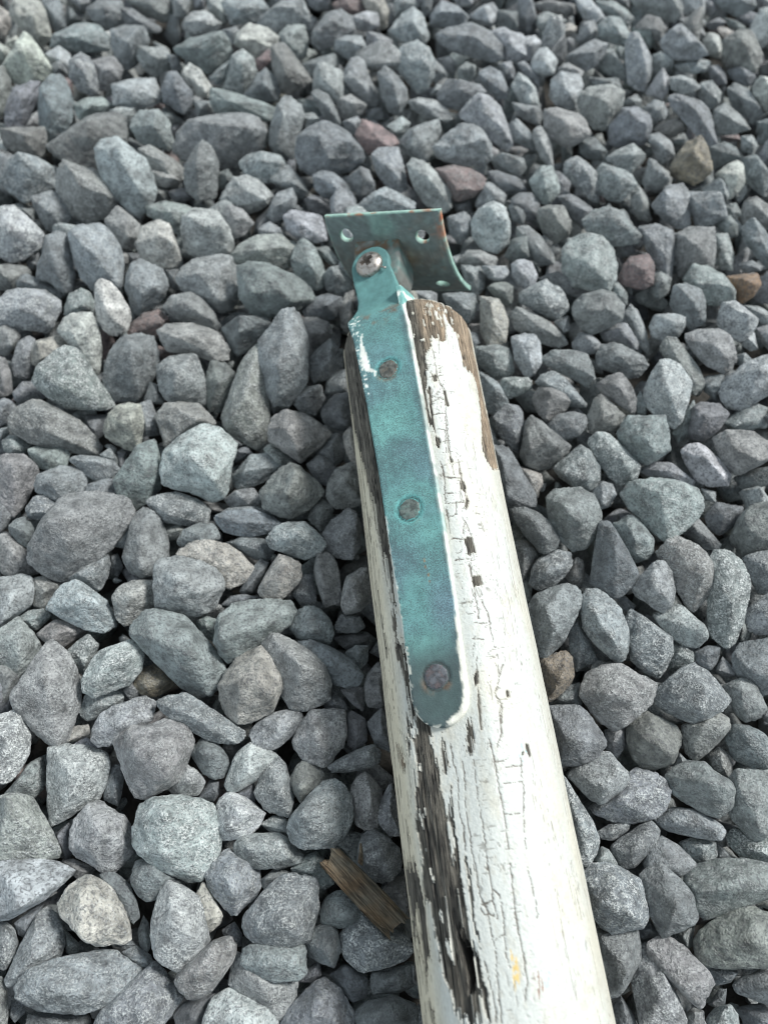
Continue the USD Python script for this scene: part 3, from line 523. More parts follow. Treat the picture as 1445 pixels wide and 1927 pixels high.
b1||-2147,2484 -2084,2471 -2030,2361 -1994,2242 -2038,2218 -2087,2218
d1||-1994,2242 -1959,2313 -1900,2313 -1802,2218 -1836,2195 -1930,2171 -1974,2195
g1||-2077,2171 -2036,2206 -1971,2183 -1952,2137 -1974,2057 -2034,2023
b2|brownish grey long stone below the grey pyramid stone|-1944,2070 -1917,2127 -1857,2161 -1787,2150 -1680,2093 -1572,2025 -1503,1959 -1443,1882 -1463,1829 -1539,1839 -1624,1893 -1686,1926 -1793,1893 -1901,1959 -1939,2003
d2|smooth dark slate blue stone right of the grey pyramid stone|-1486,2325 -1502,2422 -1477,2520 -1424,2570 -1347,2595 -1273,2570 -1229,2470 -1220,2397 -1237,2301 -1270,2184 -1305,2161 -1421,2161 -1492,2242
g2|mid grey blocky stone right of the dark slate blue stone|-1217,2373 -1165,2434 -1028,2458 -976,2349 -944,2231 -944,2138 -1010,2115 -1128,2138 -1188,2231
d1||-1286,2195 -1262,2313 -1220,2289 -1165,2171 -1224,2171
g1|small mid grey rounded stone above left of the tall brown grey slab|-966,2337 -947,2447 -875,2434 -809,2361 -820,2265 -866,2125 -925,2125 -954,2218
b2|tall brown grey slab left of a knobbly pale topped stone|-842,2070 -806,2207 -773,2397 -747,2446 -692,2520 -642,2373 -608,2161 -597,1992 -609,1893 -644,1861 -723,1915 -824,1981
t2|tan grey rounded stone below the dark slate blue stone|-1450,1981 -1436,2070 -1398,2138 -1344,2161 -1282,2138 -1247,2025 -1241,1915 -1242,1850 -1299,1861 -1381,1904 -1435,1948
d1||-1302,2171 -1247,2195 -1205,2102 -1180,1989 -1254,1967 -1276,2057
b2|brownish grey rounded stone above left of the big flat green grey stone|-1187,2070 -1147,2138 -1071,2150 -973,2138 -909,2070 -864,2003 -919,1981 -1010,1948 -1060,1893 -1123,1872 -1153,1959
q3|big flat topped green grey stone in the middle of the left half|-1096,1697 -1094,1822 -1046,1885 -994,1918 -960,1950 -917,1983 -830,1950 -748,1864 -742,1801 -755,1635 -775,1565 -845,1545 -940,1595 -1070,1635
d0||-1623,2153 -1503,2153 -1495,2037 -1536,1992 -1587,2060
n1||-2041,2011 -1976,2023 -1959,1989 -1978,1945 -2023,1934
n1||-1988,1945 -1957,1978 -1887,1967 -1821,1922 -1847,1868 -1921,1857 -1966,1890
n1|small greenish grey rounded stone below the grey pyramid stone|-1842,1890 -1799,1912 -1668,1922 -1620,1868 -1625,1792 -1694,1760 -1773,1782 -1812,1835
b2|brownish grey rounded stone above left of the large brown oval slab|-1971,1807 -1910,1829 -1836,1829 -1762,1786 -1733,1734 -1760,1641 -1766,1540 -1799,1480 -1865,1540 -1929,1620
g2|small mid grey rounded stone above the large brown oval slab|-1737,1661 -1729,1713 -1637,1765 -1563,1765 -1502,1734 -1479,1651 -1495,1590 -1561,1550 -1624,1600 -1719,1620
d2|small dark grey long stone above the large brown oval slab|-1599,1807 -1537,1829 -1442,1818 -1364,1797 -1328,1744 -1368,1702 -1438,1682 -1500,1723
d1||-1466,1857 -1416,1901 -1368,1835 -1355,1750 -1406,1835
g1||-1502,1625 -1494,1687 -1425,1718 -1369,1718 -1317,1625 -1385,1584 -1480,1604
n2|greenish grey rounded stone left of the big flat green grey stone|-1346,1682 -1319,1744 -1264,1872 -1177,1926 -1148,1850 -1113,1723 -1112,1641 -1165,1560 -1231,1520 -1291,1560
u2||-1755,1530 -1731,1590 -1681,1610 -1608,1560 -1619,1480 -1689,1470 -1736,1480
u2|bluish grey long stone below left of the big flat green grey stone|-1166,1570 -1118,1620 -1027,1620 -914,1580 -853,1520 -863,1441 -970,1441 -1080,1460
u1||-1246,1513 -1198,1563 -1140,1543 -1105,1483 -1218,1443
d1||-933,2011 -835,2000 -733,1922 -788,1901
g1||-799,1604 -748,1656 -656,1666 -615,1604 -647,1543 -758,1553
d1|small dark grey long stone below left of the brown grey diamond stone|-835,1503 -776,1553 -649,1563 -536,1523 -532,1463 -712,1443 -822,1463
d0||-805,1924 -731,1969 -687,1902 -780,1858
d0||-1408,1924 -1360,1924 -1347,1836 -1382,1814
l2|small light grey rounded stone right of the lower corner of the curved plate|740,3100 797,3142 859,3114 882,3017 866,2949 820,2908 760,2949 734,3017
r2|small maroon block shaped stone right of the plate|1344,2989 1381,3100 1442,3157 1541,3171 1562,3100 1539,2949 1470,2908 1390,2935 1349,2949
g1||1552,3063 1623,3106 1676,3036 1637,2926 1565,2871 1535,2953
d1|small dark grey long stone below left of the big round pale stone|904,3036 1017,3092 1051,3008 1176,2980 1237,2953 1211,2912 1103,2898 982,2953
u2|small bluish grey rounded stone below left of the big round pale stone|766,2881 842,2921 933,2989 992,2949 1025,2868 1035,2762 967,2697 908,2723 832,2801 771,2815
b3|brownish grey blocky stone below the big round pale stone|1044,2758 1112,2824 1220,2863 1278,2837 1329,2758 1305,2656 1228,2605 1121,2555 1067,2605 1045,2681
n1||1306,2994 1361,3008 1403,2926 1392,2845 1346,2818 1315,2898
b1|small brownish grey long stone right of the tan gold flecked stone|713,2765 759,2818 840,2791 937,2713 1001,2622 1016,2571 981,2534 902,2559 825,2610 726,2661
g1||959,2726 1047,2765 1046,2661 1002,2635
l2|small light grey rounded stone below right of the tan gold flecked stone|701,2570 774,2595 834,2582 858,2520 847,2397 810,2313 752,2325 710,2422
g1||1047,2571 1096,2648 1157,2635 1209,2559 1182,2509 1098,2484 1050,2509
n2|small greenish grey long stone above the pointed striped stone|851,2434 925,2483 1025,2483 1103,2458 1128,2337 1121,2278 1077,2242 1028,2325 974,2373 876,2385
d2|small dark grey blocky stone above left of the large light grey shield stone|1151,2446 1190,2520 1254,2545 1328,2495 1401,2446 1421,2385 1361,2313 1301,2301 1228,2349 1152,2373
g1||1210,2648 1309,2700 1373,2713 1415,2571 1397,2521 1331,2559 1232,2584
n1||1362,2778 1413,2845 1447,2791 1469,2661 1471,2534 1455,2496 1413,2559 1390,2687
g2|small mid grey rounded stone left of the orange brown stone|1599,2801 1663,2935 1728,2949 1805,2908 1811,2828 1760,2775 1802,2723 1782,2671 1693,2633 1674,2697 1611,2749
l2|small light grey rounded stone below right of the small maroon block|1471,2646 1504,2723 1588,2736 1678,2723 1675,2646 1624,2582 1537,2545 1480,2570
n2|small greenish grey rounded stone left of the orange brown stone|1725,2989 1797,3100 1885,3114 1952,3017 1993,2908 1980,2841 1889,2801 1796,2801 1800,2881 1726,2935
a2|bright orange brown stone wedged among grey ones near the right edge|1960,3003 2037,3017 2156,3031 2159,2949 2087,2854 2026,2815 1993,2854
g1||2085,3148 2178,3177 2234,3134 2203,3092 2114,3077
u1||2158,2980 2246,3092 2333,3092 2276,2845 2171,2845 2119,2898
l3|small light grey blocky stone below the orange brown stone|1830,2656 1883,2771 1947,2784 2012,2707 2052,2656 2003,2567 1930,2506 1875,2530 1830,2605
g1||2044,2845 2147,2831 2198,2778 2183,2713 2121,2713
l1||2092,2674 2180,2700 2195,2584 2138,2509 2103,2584
l1||2016,2610 2076,2648 2072,2534 2028,2521 1985,2559
b3|brownish grey rounded stone above right of the large light grey shield stone|1641,2555 1705,2580 1828,2592 1878,2543 1885,2384 1856,2336 1791,2301 1720,2336 1674,2408 1632,2506
b2|small brownish grey long stone above right of the large light grey shield stone|1498,2495 1561,2570 1609,2557 1660,2446 1702,2349 1705,2254 1636,2196 1631,2278 1592,2397 1541,2446
l3|large light grey shield shaped stone right of the upper pole|1354,2173 1397,2266 1472,2372 1513,2384 1573,2336 1613,2231 1576,2128 1515,1994 1471,1961 1415,2016 1359,2083
g1||1502,1989 1603,2125 1654,2195 1657,2102 1598,1989 1531,1934
b2|small brownish grey rounded stone below right of the large light grey shield stone|1565,1959 1621,2115 1666,2150 1760,2138 1795,2070 1730,1981 1642,1915 1587,1926
l3|light grey long stone right of the large light grey shield stone|1746,2173 1803,2266 1920,2360 2006,2396 2112,2432 2099,2289 2015,2173 1904,2105 1840,2072 1767,2083
d1||1720,2337 1844,2361 1845,2265 1772,2195 1722,2242
g1||1929,2484 1995,2509 2025,2459 1952,2398
n1|small greenish grey long stone right of the large light grey shield stone|1785,2057 1876,2125 1984,2171 2037,2148 1993,2034 1889,2000 1814,2011
b3|brownish grey angular stone below right of the large light grey shield stone|1665,1896 1738,1939 1869,1939 1932,1885 1927,1780 1844,1738 1743,1686 1680,1738 1678,1822
l2|small light grey rounded stone above right of the broad pale lozenge|1508,1850 1583,1904 1636,1882 1696,1807 1735,1723 1705,1661 1611,1651 1562,1682 1523,1776
d1||1777,1729 1879,1771 1996,1792 1996,1708 1875,1666 1782,1666
b3|small brownish grey rounded stone above right of the pointed striped stone|1112,2231 1185,2278 1256,2301 1293,2219 1310,2139 1288,2049 1252,2060 1185,2128 1133,2173
n1||1314,2148 1378,2253 1402,2148 1383,2091 1336,2102
b2|small brownish grey rounded stone above left of the broad pale lozenge|1055,2048 1107,2161 1148,2184 1200,2138 1268,2070 1218,1981 1139,1959 1063,1959
u2|small bluish grey long stone above the pointed striped stone|806,2266 851,2325 912,2349 966,2301 1015,2207 1065,2138 1042,2104 985,2115 957,2207 864,2254
b2|small brownish grey blocky stone above the pointed striped stone|778,2173 823,2242 903,2254 957,2207 979,2150 945,2093 842,2025 808,2070
d2|small dark grey rounded stone above right of the pointed striped stone|851,2014 904,2070 983,2093 1048,2070 1051,2014 1005,1948 926,1915 872,1937
n1||642,2337 793,2349 795,2265 733,2230 652,2195 616,2242
b2|pointed dark stone with a brown tip right of the pole|693,1829 737,2025 769,2059 823,2025 890,1937 951,1882 916,1818 835,1755 779,1744 716,1765
b1||684,1604 726,1666 768,1625 744,1553 697,1543
n2|small greenish grey blocky stone below right of the pointed striped stone|854,1755 936,1829 998,1882 1051,1861 1086,1765 1076,1682 1024,1630 952,1641 885,1702
n2|greenish grey long stone above left of the broad pale lozenge|1038,1904 1101,1959 1158,1959 1203,1872 1268,1807 1290,1765 1250,1682 1174,1661 1124,1702 1098,1786 1053,1872
n3|greenish grey rounded stone below left of the large light grey shield stone|1186,1929 1247,2027 1339,2016 1435,2027 1442,1950 1431,1832 1359,1780 1299,1748 1233,1801 1188,1875
g1|small mid grey long stone above the broad pale lozenge|1297,1771 1379,1814 1473,1814 1519,1750 1567,1708 1560,1666 1456,1708 1347,1729
q3|broad pale green grey lozenge stone right of the middle rivet|1159,1595 1204,1656 1306,1676 1429,1656 1530,1615 1548,1516 1502,1457 1425,1419 1339,1324 1264,1399 1190,1496
d3|dark grey rounded stone above left of the tall purple pyramid stone|788,1555 829,1605 955,1615 1022,1575 1048,1496 1027,1399 955,1305 884,1286 838,1343 795,1438
l1||1038,1645 1102,1708 1155,1687 1165,1625 1120,1563 1072,1543
l1||1787,1645 1896,1676 1899,1604 1954,1523 1918,1443 1808,1523
g1||1597,1666 1667,1645 1655,1584 1604,1604
g1||652,1543 769,1523 799,1463 655,1463
n2|small greenish grey rounded stone above right of the big lozenge stone|-538,3128 -522,3242 -481,3300 -402,3228 -355,3100 -341,3017 -339,2949 -379,2908 -454,2949 -510,3017
d1||-357,3063 -316,3120 -251,3134 -184,3036 -182,2926 -267,2898 -332,2953
d1|small dark grey rounded stone right of the big lozenge stone|-474,2805 -414,2885 -331,2926 -245,2898 -233,2818 -273,2739 -366,2726 -450,2752
u4|knobbly upright stone with pale bluish ridge left of the pole|-665,2458 -603,2556 -550,2656 -491,2668 -448,2606 -402,2458 -396,2339 -412,2269 -400,2200 -445,2155 -478,2066 -552,2066 -583,2110 -589,2200 -645,2316
b1|small brownish grey angular stone above right of the knobbly upright stone|-481,2739 -388,2752 -314,2713 -290,2635 -319,2559 -397,2471 -430,2534 -446,2661
d2|small dark grey angular stone right of the knobbly upright stone|-419,2397 -363,2495 -295,2557 -232,2470 -220,2373 -287,2301 -374,2266
d1||-311,2313 -253,2385 -193,2410 -181,2313 -189,2230 -269,2242 -318,2242
d1||-475,2218 -409,2277 -340,2289 -317,2206 -362,2102 -441,2125 -482,2171
d1|small dark grey angular stone below left of the pole beside the upper rivet|-334,2125 -268,2230 -190,2242 -148,2125 -175,2011 -262,2011 -322,2057
b3|brownish grey blocky stone below left of the pole beside the upper rivet|-581,1950 -567,2016 -504,2072 -408,2049 -349,1994 -272,1929 -308,1875 -360,1801 -413,1759 -509,1843 -577,1885
d1||-352,1857 -299,1967 -242,1989 -202,1922 -200,1835 -256,1792 -314,1835
t1||-213,1978 -176,2034 -126,1922 -124,1771 -181,1835 -212,1922
n1||-620,1890 -585,1934 -505,1879 -474,1825 -518,1771 -596,1814
n1|small greenish grey rounded stone above left of the brown grey diamond stone|-768,1739 -693,1857 -599,1868 -519,1792 -535,1750 -607,1697 -733,1656 -764,1687
b3|brown grey diamond shaped stone left of the pole near middle rivet|-603,1595 -546,1686 -469,1769 -413,1748 -336,1666 -298,1595 -348,1516 -434,1457 -505,1467 -579,1516
d1||-397,1803 -333,1857 -276,1825 -236,1760 -280,1676 -346,1708
b2|small brownish grey rounded stone above left of the pole beside the middle rivet|-277,1682 -233,1755 -160,1786 -103,1682 -101,1560 -173,1530 -254,1540 -283,1600
d1||-374,1493 -360,1584 -306,1604 -249,1563 -264,1463 -317,1424
b1||-254,2818 -225,2926 -172,2953 -169,2739 -198,2635 -240,2687
g1||157,2926 243,2967 305,2926 302,2818 197,2818
u2|small bluish grey rounded stone right of the rounded pole end|334,2877 415,2890 515,2877 521,2813 507,2725 464,2664 406,2688 361,2788
g1||450,3135 565,3135 591,3054 576,2961 543,2922 512,2909 486,3000 458,3081
g2||567,3087 710,3087 721,3034 693,2988 641,2974 592,2994
b1||596,2967 651,3014 712,3014 745,2974 737,2870 724,2825 681,2857 624,2922
t2|tan stone with a golden fleck beside the rounded pole end|548,2852 593,2852 651,2826 677,2763 692,2701 682,2627 666,2542 621,2518 572,2506 530,2615 543,2750
d1||469,2655 518,2643 533,2569 502,2521 474,2557
n1|small greenish grey rounded stone below the tan gold flecked stone|493,2545 552,2545 631,2557 688,2533 703,2473 706,2379 665,2344 607,2332 544,2402 499,2473
n1|small greenish grey long stone above left of the pointed striped stone|514,2388 560,2353 615,2307 648,2227 663,2182 640,2126 592,2099 556,2115 524,2227
d2|small dark grey wedge shaped stone above left of the pointed striped stone|563,2051 602,2072 652,2138 707,2121 722,2083 721,2008 686,1851 642,1871 593,1944 574,1997
g1||543,2061 576,1996 590,1932 570,1900 547,1974
u2|bluish grey long stone below left of the pointed striped stone|557,1882 598,1882 641,1861 663,1789 683,1709 706,1659 750,1610 740,1542 695,1528 635,1533 593,1552 573,1649 563,1759
t1||681,1796 759,1766 802,1745 801,1685 773,1615 747,1625 710,1715
u1||-1946,1588 -1886,1609 -1832,1527 -1855,1467 -1880,1418 -1919,1428
u2||-1816,1435 -1788,1475 -1748,1494 -1698,1426 -1677,1368 -1703,1320 -1753,1349 -1810,1406
b3|large flat brown grey oval slab near the left edge|-1673,1281 -1660,1347 -1627,1442 -1603,1500 -1546,1580 -1442,1600 -1315,1590 -1239,1560 -1211,1491 -1219,1423 -1263,1366 -1287,1300 -1346,1235 -1406,1189 -1482,1135 -1575,1180 -1644,1226
b1|small brownish grey wedge shaped stone left of the large brown oval slab|-1896,1408 -1844,1418 -1782,1379 -1736,1331 -1705,1264 -1642,1217 -1689,1189 -1777,1189 -1836,1217 -1848,1312
g1||-1901,1389 -1852,1369 -1822,1236 -1860,1208
p2|small pale speckled rounded stone below left of the large brown oval slab|-1828,1171 -1752,1180 -1683,1180 -1645,1162 -1621,1045 -1664,1010 -1719,949 -1747,923 -1774,932
b1||-1670,1180 -1621,1199 -1526,1161 -1548,1088 -1589,1034 -1644,1052
g1|small mid grey wedge shaped stone below the large brown oval slab|-1512,1180 -1452,1236 -1359,1312 -1323,1312 -1314,1255 -1320,1180 -1344,1116 -1422,1161
l2|light grey rounded stone below the large brown oval slab|-1548,1019 -1533,1072 -1502,1135 -1436,1153 -1361,1117 -1292,1063 -1249,1001 -1222,940 -1275,906 -1362,923 -1472,975
b2|brownish grey rounded stone left of the pale speckled block|-1260,1072 -1234,1126 -1178,1153 -1074,1153 -1049,1028 -1104,992 -1148,949 -1180,940 -1237,984
u2|bluish grey rounded stone above left of the pale speckled block|-1223,1465 -1179,1534 -1142,1524 -1089,1465 -1042,1377 -1022,1282 -1070,1254 -1077,1171 -1127,1162 -1200,1189 -1239,1273 -1203,1330
d1||-1314,1369 -1272,1448 -1245,1507 -1207,1369 -1256,1340 -1311,1350
d0||-1354,1334 -1319,1344 -1281,1276 -1300,1218 -1349,1247
p3|pale speckled block shaped stone with rounded top|-1060,1217 -1038,1244 -953,1253 -865,1235 -793,1198 -746,1153 -724,1099 -759,1020 -821,977 -869,960 -973,994 -1032,1003 -1054,1108
n2|small greenish grey rounded stone above the pale speckled block|-996,1358 -967,1416 -900,1455 -829,1455 -785,1368 -853,1339 -922,1330 -975,1330
t2|tan grey long stone above right of the pale speckled block|-987,1282 -942,1349 -855,1358 -747,1339 -681,1292 -614,1217 -660,1144 -727,1117 -757,1162 -842,1236
b1||-1092,1448 -1023,1477 -964,1438 -994,1389 -1065,1379
n1||-878,981 -829,999 -776,981 -773,868 -837,911
u3|large oblong purple grey stone below the pale speckled block|-1135,909 -1102,969 -1056,994 -972,986 -903,969 -848,917 -809,867 -755,817 -719,776 -691,735 -702,679 -752,624 -815,616 -883,655 -920,703 -973,735 -1008,760 -1067,833 -1122,875
o1|half buried warm brown stone under the large oblong purple grey stone|-1116,676 -1100,742 -1039,775 -968,742 -929,692 -973,651 -1019,627 -1069,635 -1105,660
p3|pale speckled rounded stone left of the buried brown stone|-1308,671 -1295,735 -1260,817 -1197,833 -1136,858 -1083,833 -1060,784 -1067,719 -1107,663 -1183,640 -1241,608 -1293,632
n1|small greenish grey angular stone above right of the large brown stained slab|-1447,826 -1406,877 -1361,911 -1302,860 -1344,809 -1346,725 -1382,742
b1|small brownish grey wedge shaped stone above the large brown stained slab|-1599,911 -1527,981 -1457,972 -1364,929 -1426,894 -1469,851 -1539,868
n1||-1715,981 -1656,1026 -1589,1034 -1548,999 -1602,929 -1660,964
p2|pale speckled rounded stone above left of the large brown stained slab|-1766,897 -1715,932 -1674,975 -1623,932 -1551,863 -1538,838 -1551,780 -1573,730 -1617,706 -1698,780 -1740,780
b2||-1736,763 -1675,747 -1617,706 -1602,674 -1631,618 -1667,563 -1692,570
b3|large grey slab stained brown at its middle near the left edge|-1605,608 -1571,671 -1523,751 -1506,825 -1478,850 -1403,800 -1340,719 -1310,640 -1302,593 -1320,516 -1329,440 -1361,403 -1419,425 -1484,478 -1529,546 -1580,562
p3|pale speckled long stone below left of the large brown stained slab|-1659,531 -1594,554 -1547,554 -1512,500 -1484,440 -1480,381 -1497,315 -1533,272 -1598,258
g1|small mid grey angular stone right of the large brown stained slab|-1351,563 -1317,651 -1253,660 -1191,684 -1143,635 -1161,595 -1235,547 -1295,524
d1||-1163,660 -1128,700 -1078,643 -1098,611 -1132,619
g3|mid grey long stone above left of the large five sided stone|-1235,478 -1213,531 -1156,569 -1081,593 -1021,616 -986,593 -976,516 -1052,500 -1124,463 -1147,410 -1192,403 -1228,433
u3|dark boat shaped stone with a pointed end|-969,585 -925,608 -847,624 -796,593 -729,546 -661,493 -597,470 -579,448 -623,418 -685,418 -748,433 -818,500 -898,516 -948,546
b3|large five sided brown grey stone in the lower left|-1132,418 -1124,463 -1082,493 -975,508 -881,508 -825,493 -805,455 -806,396 -828,323 -852,265 -909,237 -964,202 -1011,216 -1048,265 -1092,352
t1||-1382,469 -1355,500 -1293,508 -1277,462 -1328,439 -1375,431
g1||-1342,423 -1299,454 -1249,439 -1211,400 -1257,393
g2|small mid grey blocky stone below the dark boat shaped stone|-825,387 -777,447 -711,424 -659,365 -647,320 -667,284 -713,277 -762,306
u2|small bluish grey long stone below left of the brown grey diamond stone|-818,1494 -749,1524 -641,1524 -548,1484 -492,1445 -561,1397 -665,1377 -774,1406 -806,1455
d1||-763,1369 -694,1399 -585,1389 -528,1331 -559,1274 -631,1283
d1||-680,1125 -627,1236 -596,1293 -550,1264 -588,1180 -618,1116 -670,1107
d1||-760,1052 -721,1097 -652,1107 -582,1088 -597,1061 -682,1043
g3|mid grey rounded stone above the big buff hexagonal stone|-750,900 -740,969 -679,1029 -613,1038 -530,1047 -429,1038 -401,986 -422,917 -486,884 -548,825 -610,792 -680,760 -716,800 -745,850
t3|small tan grey blocky stone below the brown grey diamond stone|-568,1117 -531,1198 -493,1263 -440,1253 -387,1217 -384,1144 -431,1082 -471,1047 -547,1055 -574,1082
n3|greenish grey rounded stone below the brown grey diamond stone|-550,1347 -519,1404 -468,1432 -380,1432 -325,1385 -271,1318 -304,1272 -371,1244 -459,1281 -529,1300
d2|small dark grey rounded stone below left of the pole beside the middle rivet|-294,1397 -244,1484 -173,1524 -137,1504 -109,1426 -116,1330 -150,1264 -220,1273 -274,1311
b2|small brownish grey long stone below left of the pole beside the middle rivet|-331,1199 -317,1292 -256,1292 -219,1236 -199,1108 -205,1036 -273,1028 -301,1108
d1||-435,1107 -379,1208 -344,1199 -313,1088 -321,1052 -389,1052
b2|small brownish grey rounded stone below the pole beside the middle rivet|-190,1108 -175,1180 -115,1226 -80,1217 -45,1126 -61,1054 -112,1010 -179,992 -197,1036
n2|small greenish grey rounded stone above the dark brown wedge boulder|-429,932 -399,1010 -350,1036 -298,1019 -246,966 -227,897 -242,855 -325,855 -393,880
d1||-231,946 -199,1008 -113,999 -87,946 -129,920 -214,920
d0||-235,916 -167,942 -62,933 -79,881 -182,863
d2|dark grey long stone right of the dark brown wedge boulder|-392,863 -326,872 -225,830 -141,780 -91,714 -107,666 -171,658 -220,674 -272,747
d1||-178,826 -128,860 -69,860 -77,775 -109,742 -143,792
b3|largest dark brown wedge stone left of the lowest rivet|-540,833 -502,884 -470,884 -385,842 -301,784 -252,743 -217,663 -231,608 -293,569 -340,554 -403,562 -437,608 -452,719
t3|big buff grey hexagonal stone left of the lower end of the strap|-711,655 -699,703 -657,768 -595,809 -548,825 -495,768 -444,719 -440,655 -460,593 -480,546 -556,508 -618,500 -668,531 -706,608
b1||-92,660 -76,725 -27,783 -2,742 -2,579 -75,587
d1||-271,611 -223,643 -173,603 -164,571 -253,563
d1||-198,660 -125,692 -92,660 -91,563 -140,595
g2|small mid grey rounded stone left of the brown octagonal stone|-577,462 -548,508 -488,547 -409,563 -360,555 -351,524 -387,462 -447,409 -508,379 -549,417
b2|brown grey eight sided stone left of the rounded strap end|-386,432 -358,508 -313,555 -233,563 -169,555 -159,462 -181,387 -211,342 -257,328 -335,357 -384,402
d1||-163,547 -139,563 -82,532 -73,439 -120,400 -161,423
d2|small dark grey long stone below right of the brown octagonal stone|-241,328 -180,365 -103,402 -41,417 -17,387 -17,342 -71,320 -163,306 -210,306
d1||-74,516 -10,579 22,500 30,393 -41,423
d3|small dark grey long stone above left of the tall purple pyramid stone|605,1500 677,1510 746,1481 794,1432 829,1347 817,1309 761,1272 727,1272 716,1347 635,1423
g1||629,1369 676,1389 719,1369 741,1312 699,1236 658,1161 646,1236
u2|small bluish grey rounded stone above the large green grey oval|687,1199 737,1273 828,1311 887,1292 890,1236 849,1180 792,1126 722,1108 673,1144
b1||862,1199 925,1293 959,1274 959,1199 926,1143 876,1161
u3|tall purplish pyramid stone right of the pole level with strap middle|951,1126 986,1272 1030,1423 1077,1442 1104,1385 1126,1290 1166,1207 1176,1162 1115,1091 1060,1055 996,1082
n2|small greenish grey blocky stone above right of the tall purple pyramid stone|1109,1445 1169,1494 1222,1484 1266,1426 1293,1368 1290,1292 1242,1264 1187,1245 1144,1311
n3|large green grey oval stone touching the right side of the pole|653,1003 691,1064 762,1099 831,1117 881,1108 901,1064 886,1003 845,934 805,867 768,825 716,784 675,784 659,884
n3|flaky striped grey stone with a pale streak|898,1038 930,1091 980,1091 1026,1055 1070,1003 1091,917 1087,833 1063,776 1020,760 977,800 920,867 893,917
d1|small dark grey long stone below left of the flaky striped stone|849,911 893,999 921,946 961,860 970,792 899,758 864,742 848,826
u2|bluish grey rounded stone below right of the flaky striped stone|1096,966 1136,1010 1183,984 1242,932 1300,880 1297,813 1254,747 1213,698 1175,714 1103,780 1098,863
g3|small mid grey rounded stone below right of the tall purple pyramid stone|1135,1108 1205,1180 1254,1226 1307,1235 1332,1180 1331,1073 1306,1020 1267,986 1206,1020 1152,1055
b3|brownish grey rounded stone above left of the tapered green grey slab|1279,1272 1341,1337 1396,1356 1459,1318 1518,1263 1537,1180 1515,1108 1463,1055 1401,994 1373,1020 1334,1091 1332,1180
l2|small light grey blocky stone below left of the tapered green grey slab|1233,984 1309,1036 1377,1036 1419,984 1461,940 1467,880 1409,838 1344,847 1287,897
d1||1093,1088 1145,1088 1172,1034 1119,1026
n3|long tapered green grey slab pointing down near the right edge|1466,986 1506,1108 1513,1235 1556,1281 1608,1281 1668,1235 1691,1144 1664,1055 1617,951 1564,850 1532,817 1490,850 1450,900
g1|small mid grey long stone below right of the broad pale lozenge|1431,1448 1497,1517 1550,1507 1589,1428 1639,1360 1616,1331 1553,1331 1514,1408
b2|brownish grey rounded stone above right of the tapered green grey slab|1664,1368 1719,1465 1788,1534 1848,1564 1952,1544 1903,1330 1789,1292 1698,1273 1674,1330
d1|small dark grey angular stone right of the broad pale lozenge|1586,1507 1656,1588 1797,1558 1742,1467 1640,1408 1593,1448
u2|small bluish grey angular stone above right of the tapered green grey slab|1706,1273 1791,1301 1898,1311 1856,1126 1779,1090 1737,1090 1713,1180
p2|small pale speckled angular stone below right of the tapered green grey slab|1646,984 1691,1036 1779,1090 1852,1108 1807,915 1720,897 1657,915
d2|dark grey angular stone below right of the tapered green grey slab|1561,813 1611,855 1715,872 1800,880 1750,666 1659,618 1621,666 1550,714
n1||1315,860 1370,885 1410,826 1402,783 1348,758 1281,758
g1||1410,826 1483,860 1540,851 1520,792 1469,742 1417,775
d1||1494,742 1540,809 1580,758 1580,717 1521,709
o2|golden brown stone touching the right side of the white pole|693,788 760,796 820,821 842,796 841,714 821,674 758,618 716,594 698,666
d1||752,611 824,676 875,692 884,627 863,579 782,587
b3|big grey arrowhead shaped stone right of the lowest rivet|855,655 884,703 954,743 1035,751 1109,703 1192,671 1179,640 1138,577 1101,546 1015,485 966,470 909,516 870,577 849,608
d1||931,742 953,792 1018,775 1084,775 1016,758
u3|blue grey speckled oval stone against the pole below the golden one|703,562 774,569 836,562 894,516 925,455 927,410 891,366 826,337 764,323 727,337 714,440
b1||964,485 1012,485 1053,493 1034,408 996,363 954,408
b2|brownish grey rounded stone below right of the big arrowhead stone|1048,508 1085,539 1135,555 1176,516 1252,493 1269,455 1241,379 1210,335 1146,320 1085,328 1045,372 1036,417
u3|bluish grey blocky stone right of the big arrowhead stone|1158,608 1197,655 1253,703 1307,735 1358,751 1415,711 1451,647 1488,593 1450,562 1378,516 1313,500 1253,516 1211,546 1169,577
b2|brownish grey rounded stone above the mint streaked lens|1276,493 1368,524 1438,555 1495,524 1497,493 1430,432 1356,372 1313,350 1281,387 1276,447
b1||1446,660 1518,692 1551,611 1541,563 1489,547
g2|small mid grey blocky stone below the tapered green grey slab|1491,666 1563,698 1628,698 1646,634 1664,570 1624,531 1556,508 1517,555
u2|small bluish grey rounded stone above right of the mint streaked lens|1456,447 1506,500 1568,493 1625,462 1658,402 1638,313 1549,328 1477,357
b1||1393,378 1447,416 1488,378 1485,325 1468,281 1410,303
d1||1651,547 1713,611 1759,595 1737,500 1676,516
d1||1269,393 1308,348 1286,310 1222,303
n1|small greenish grey long stone above the brown stone with black pit|-1599,221 -1562,264 -1516,346 -1474,368 -1441,323 -1435,250 -1472,206 -1550,206
b3|brown grey stone with blackish lower side at the left edge|-1586,207 -1521,214 -1428,200 -1394,145 -1349,104 -1309,50 -1280,10 -1288,-23 -1368,-23 -1455,-23 -1513,-23 -1539,-3
l2|light grey rounded stone above right of the brown stone with black pit|-1437,407 -1369,422 -1273,407 -1174,377 -1154,348 -1163,260 -1177,203 -1234,182 -1275,161 -1327,112 -1361,98 -1389,203
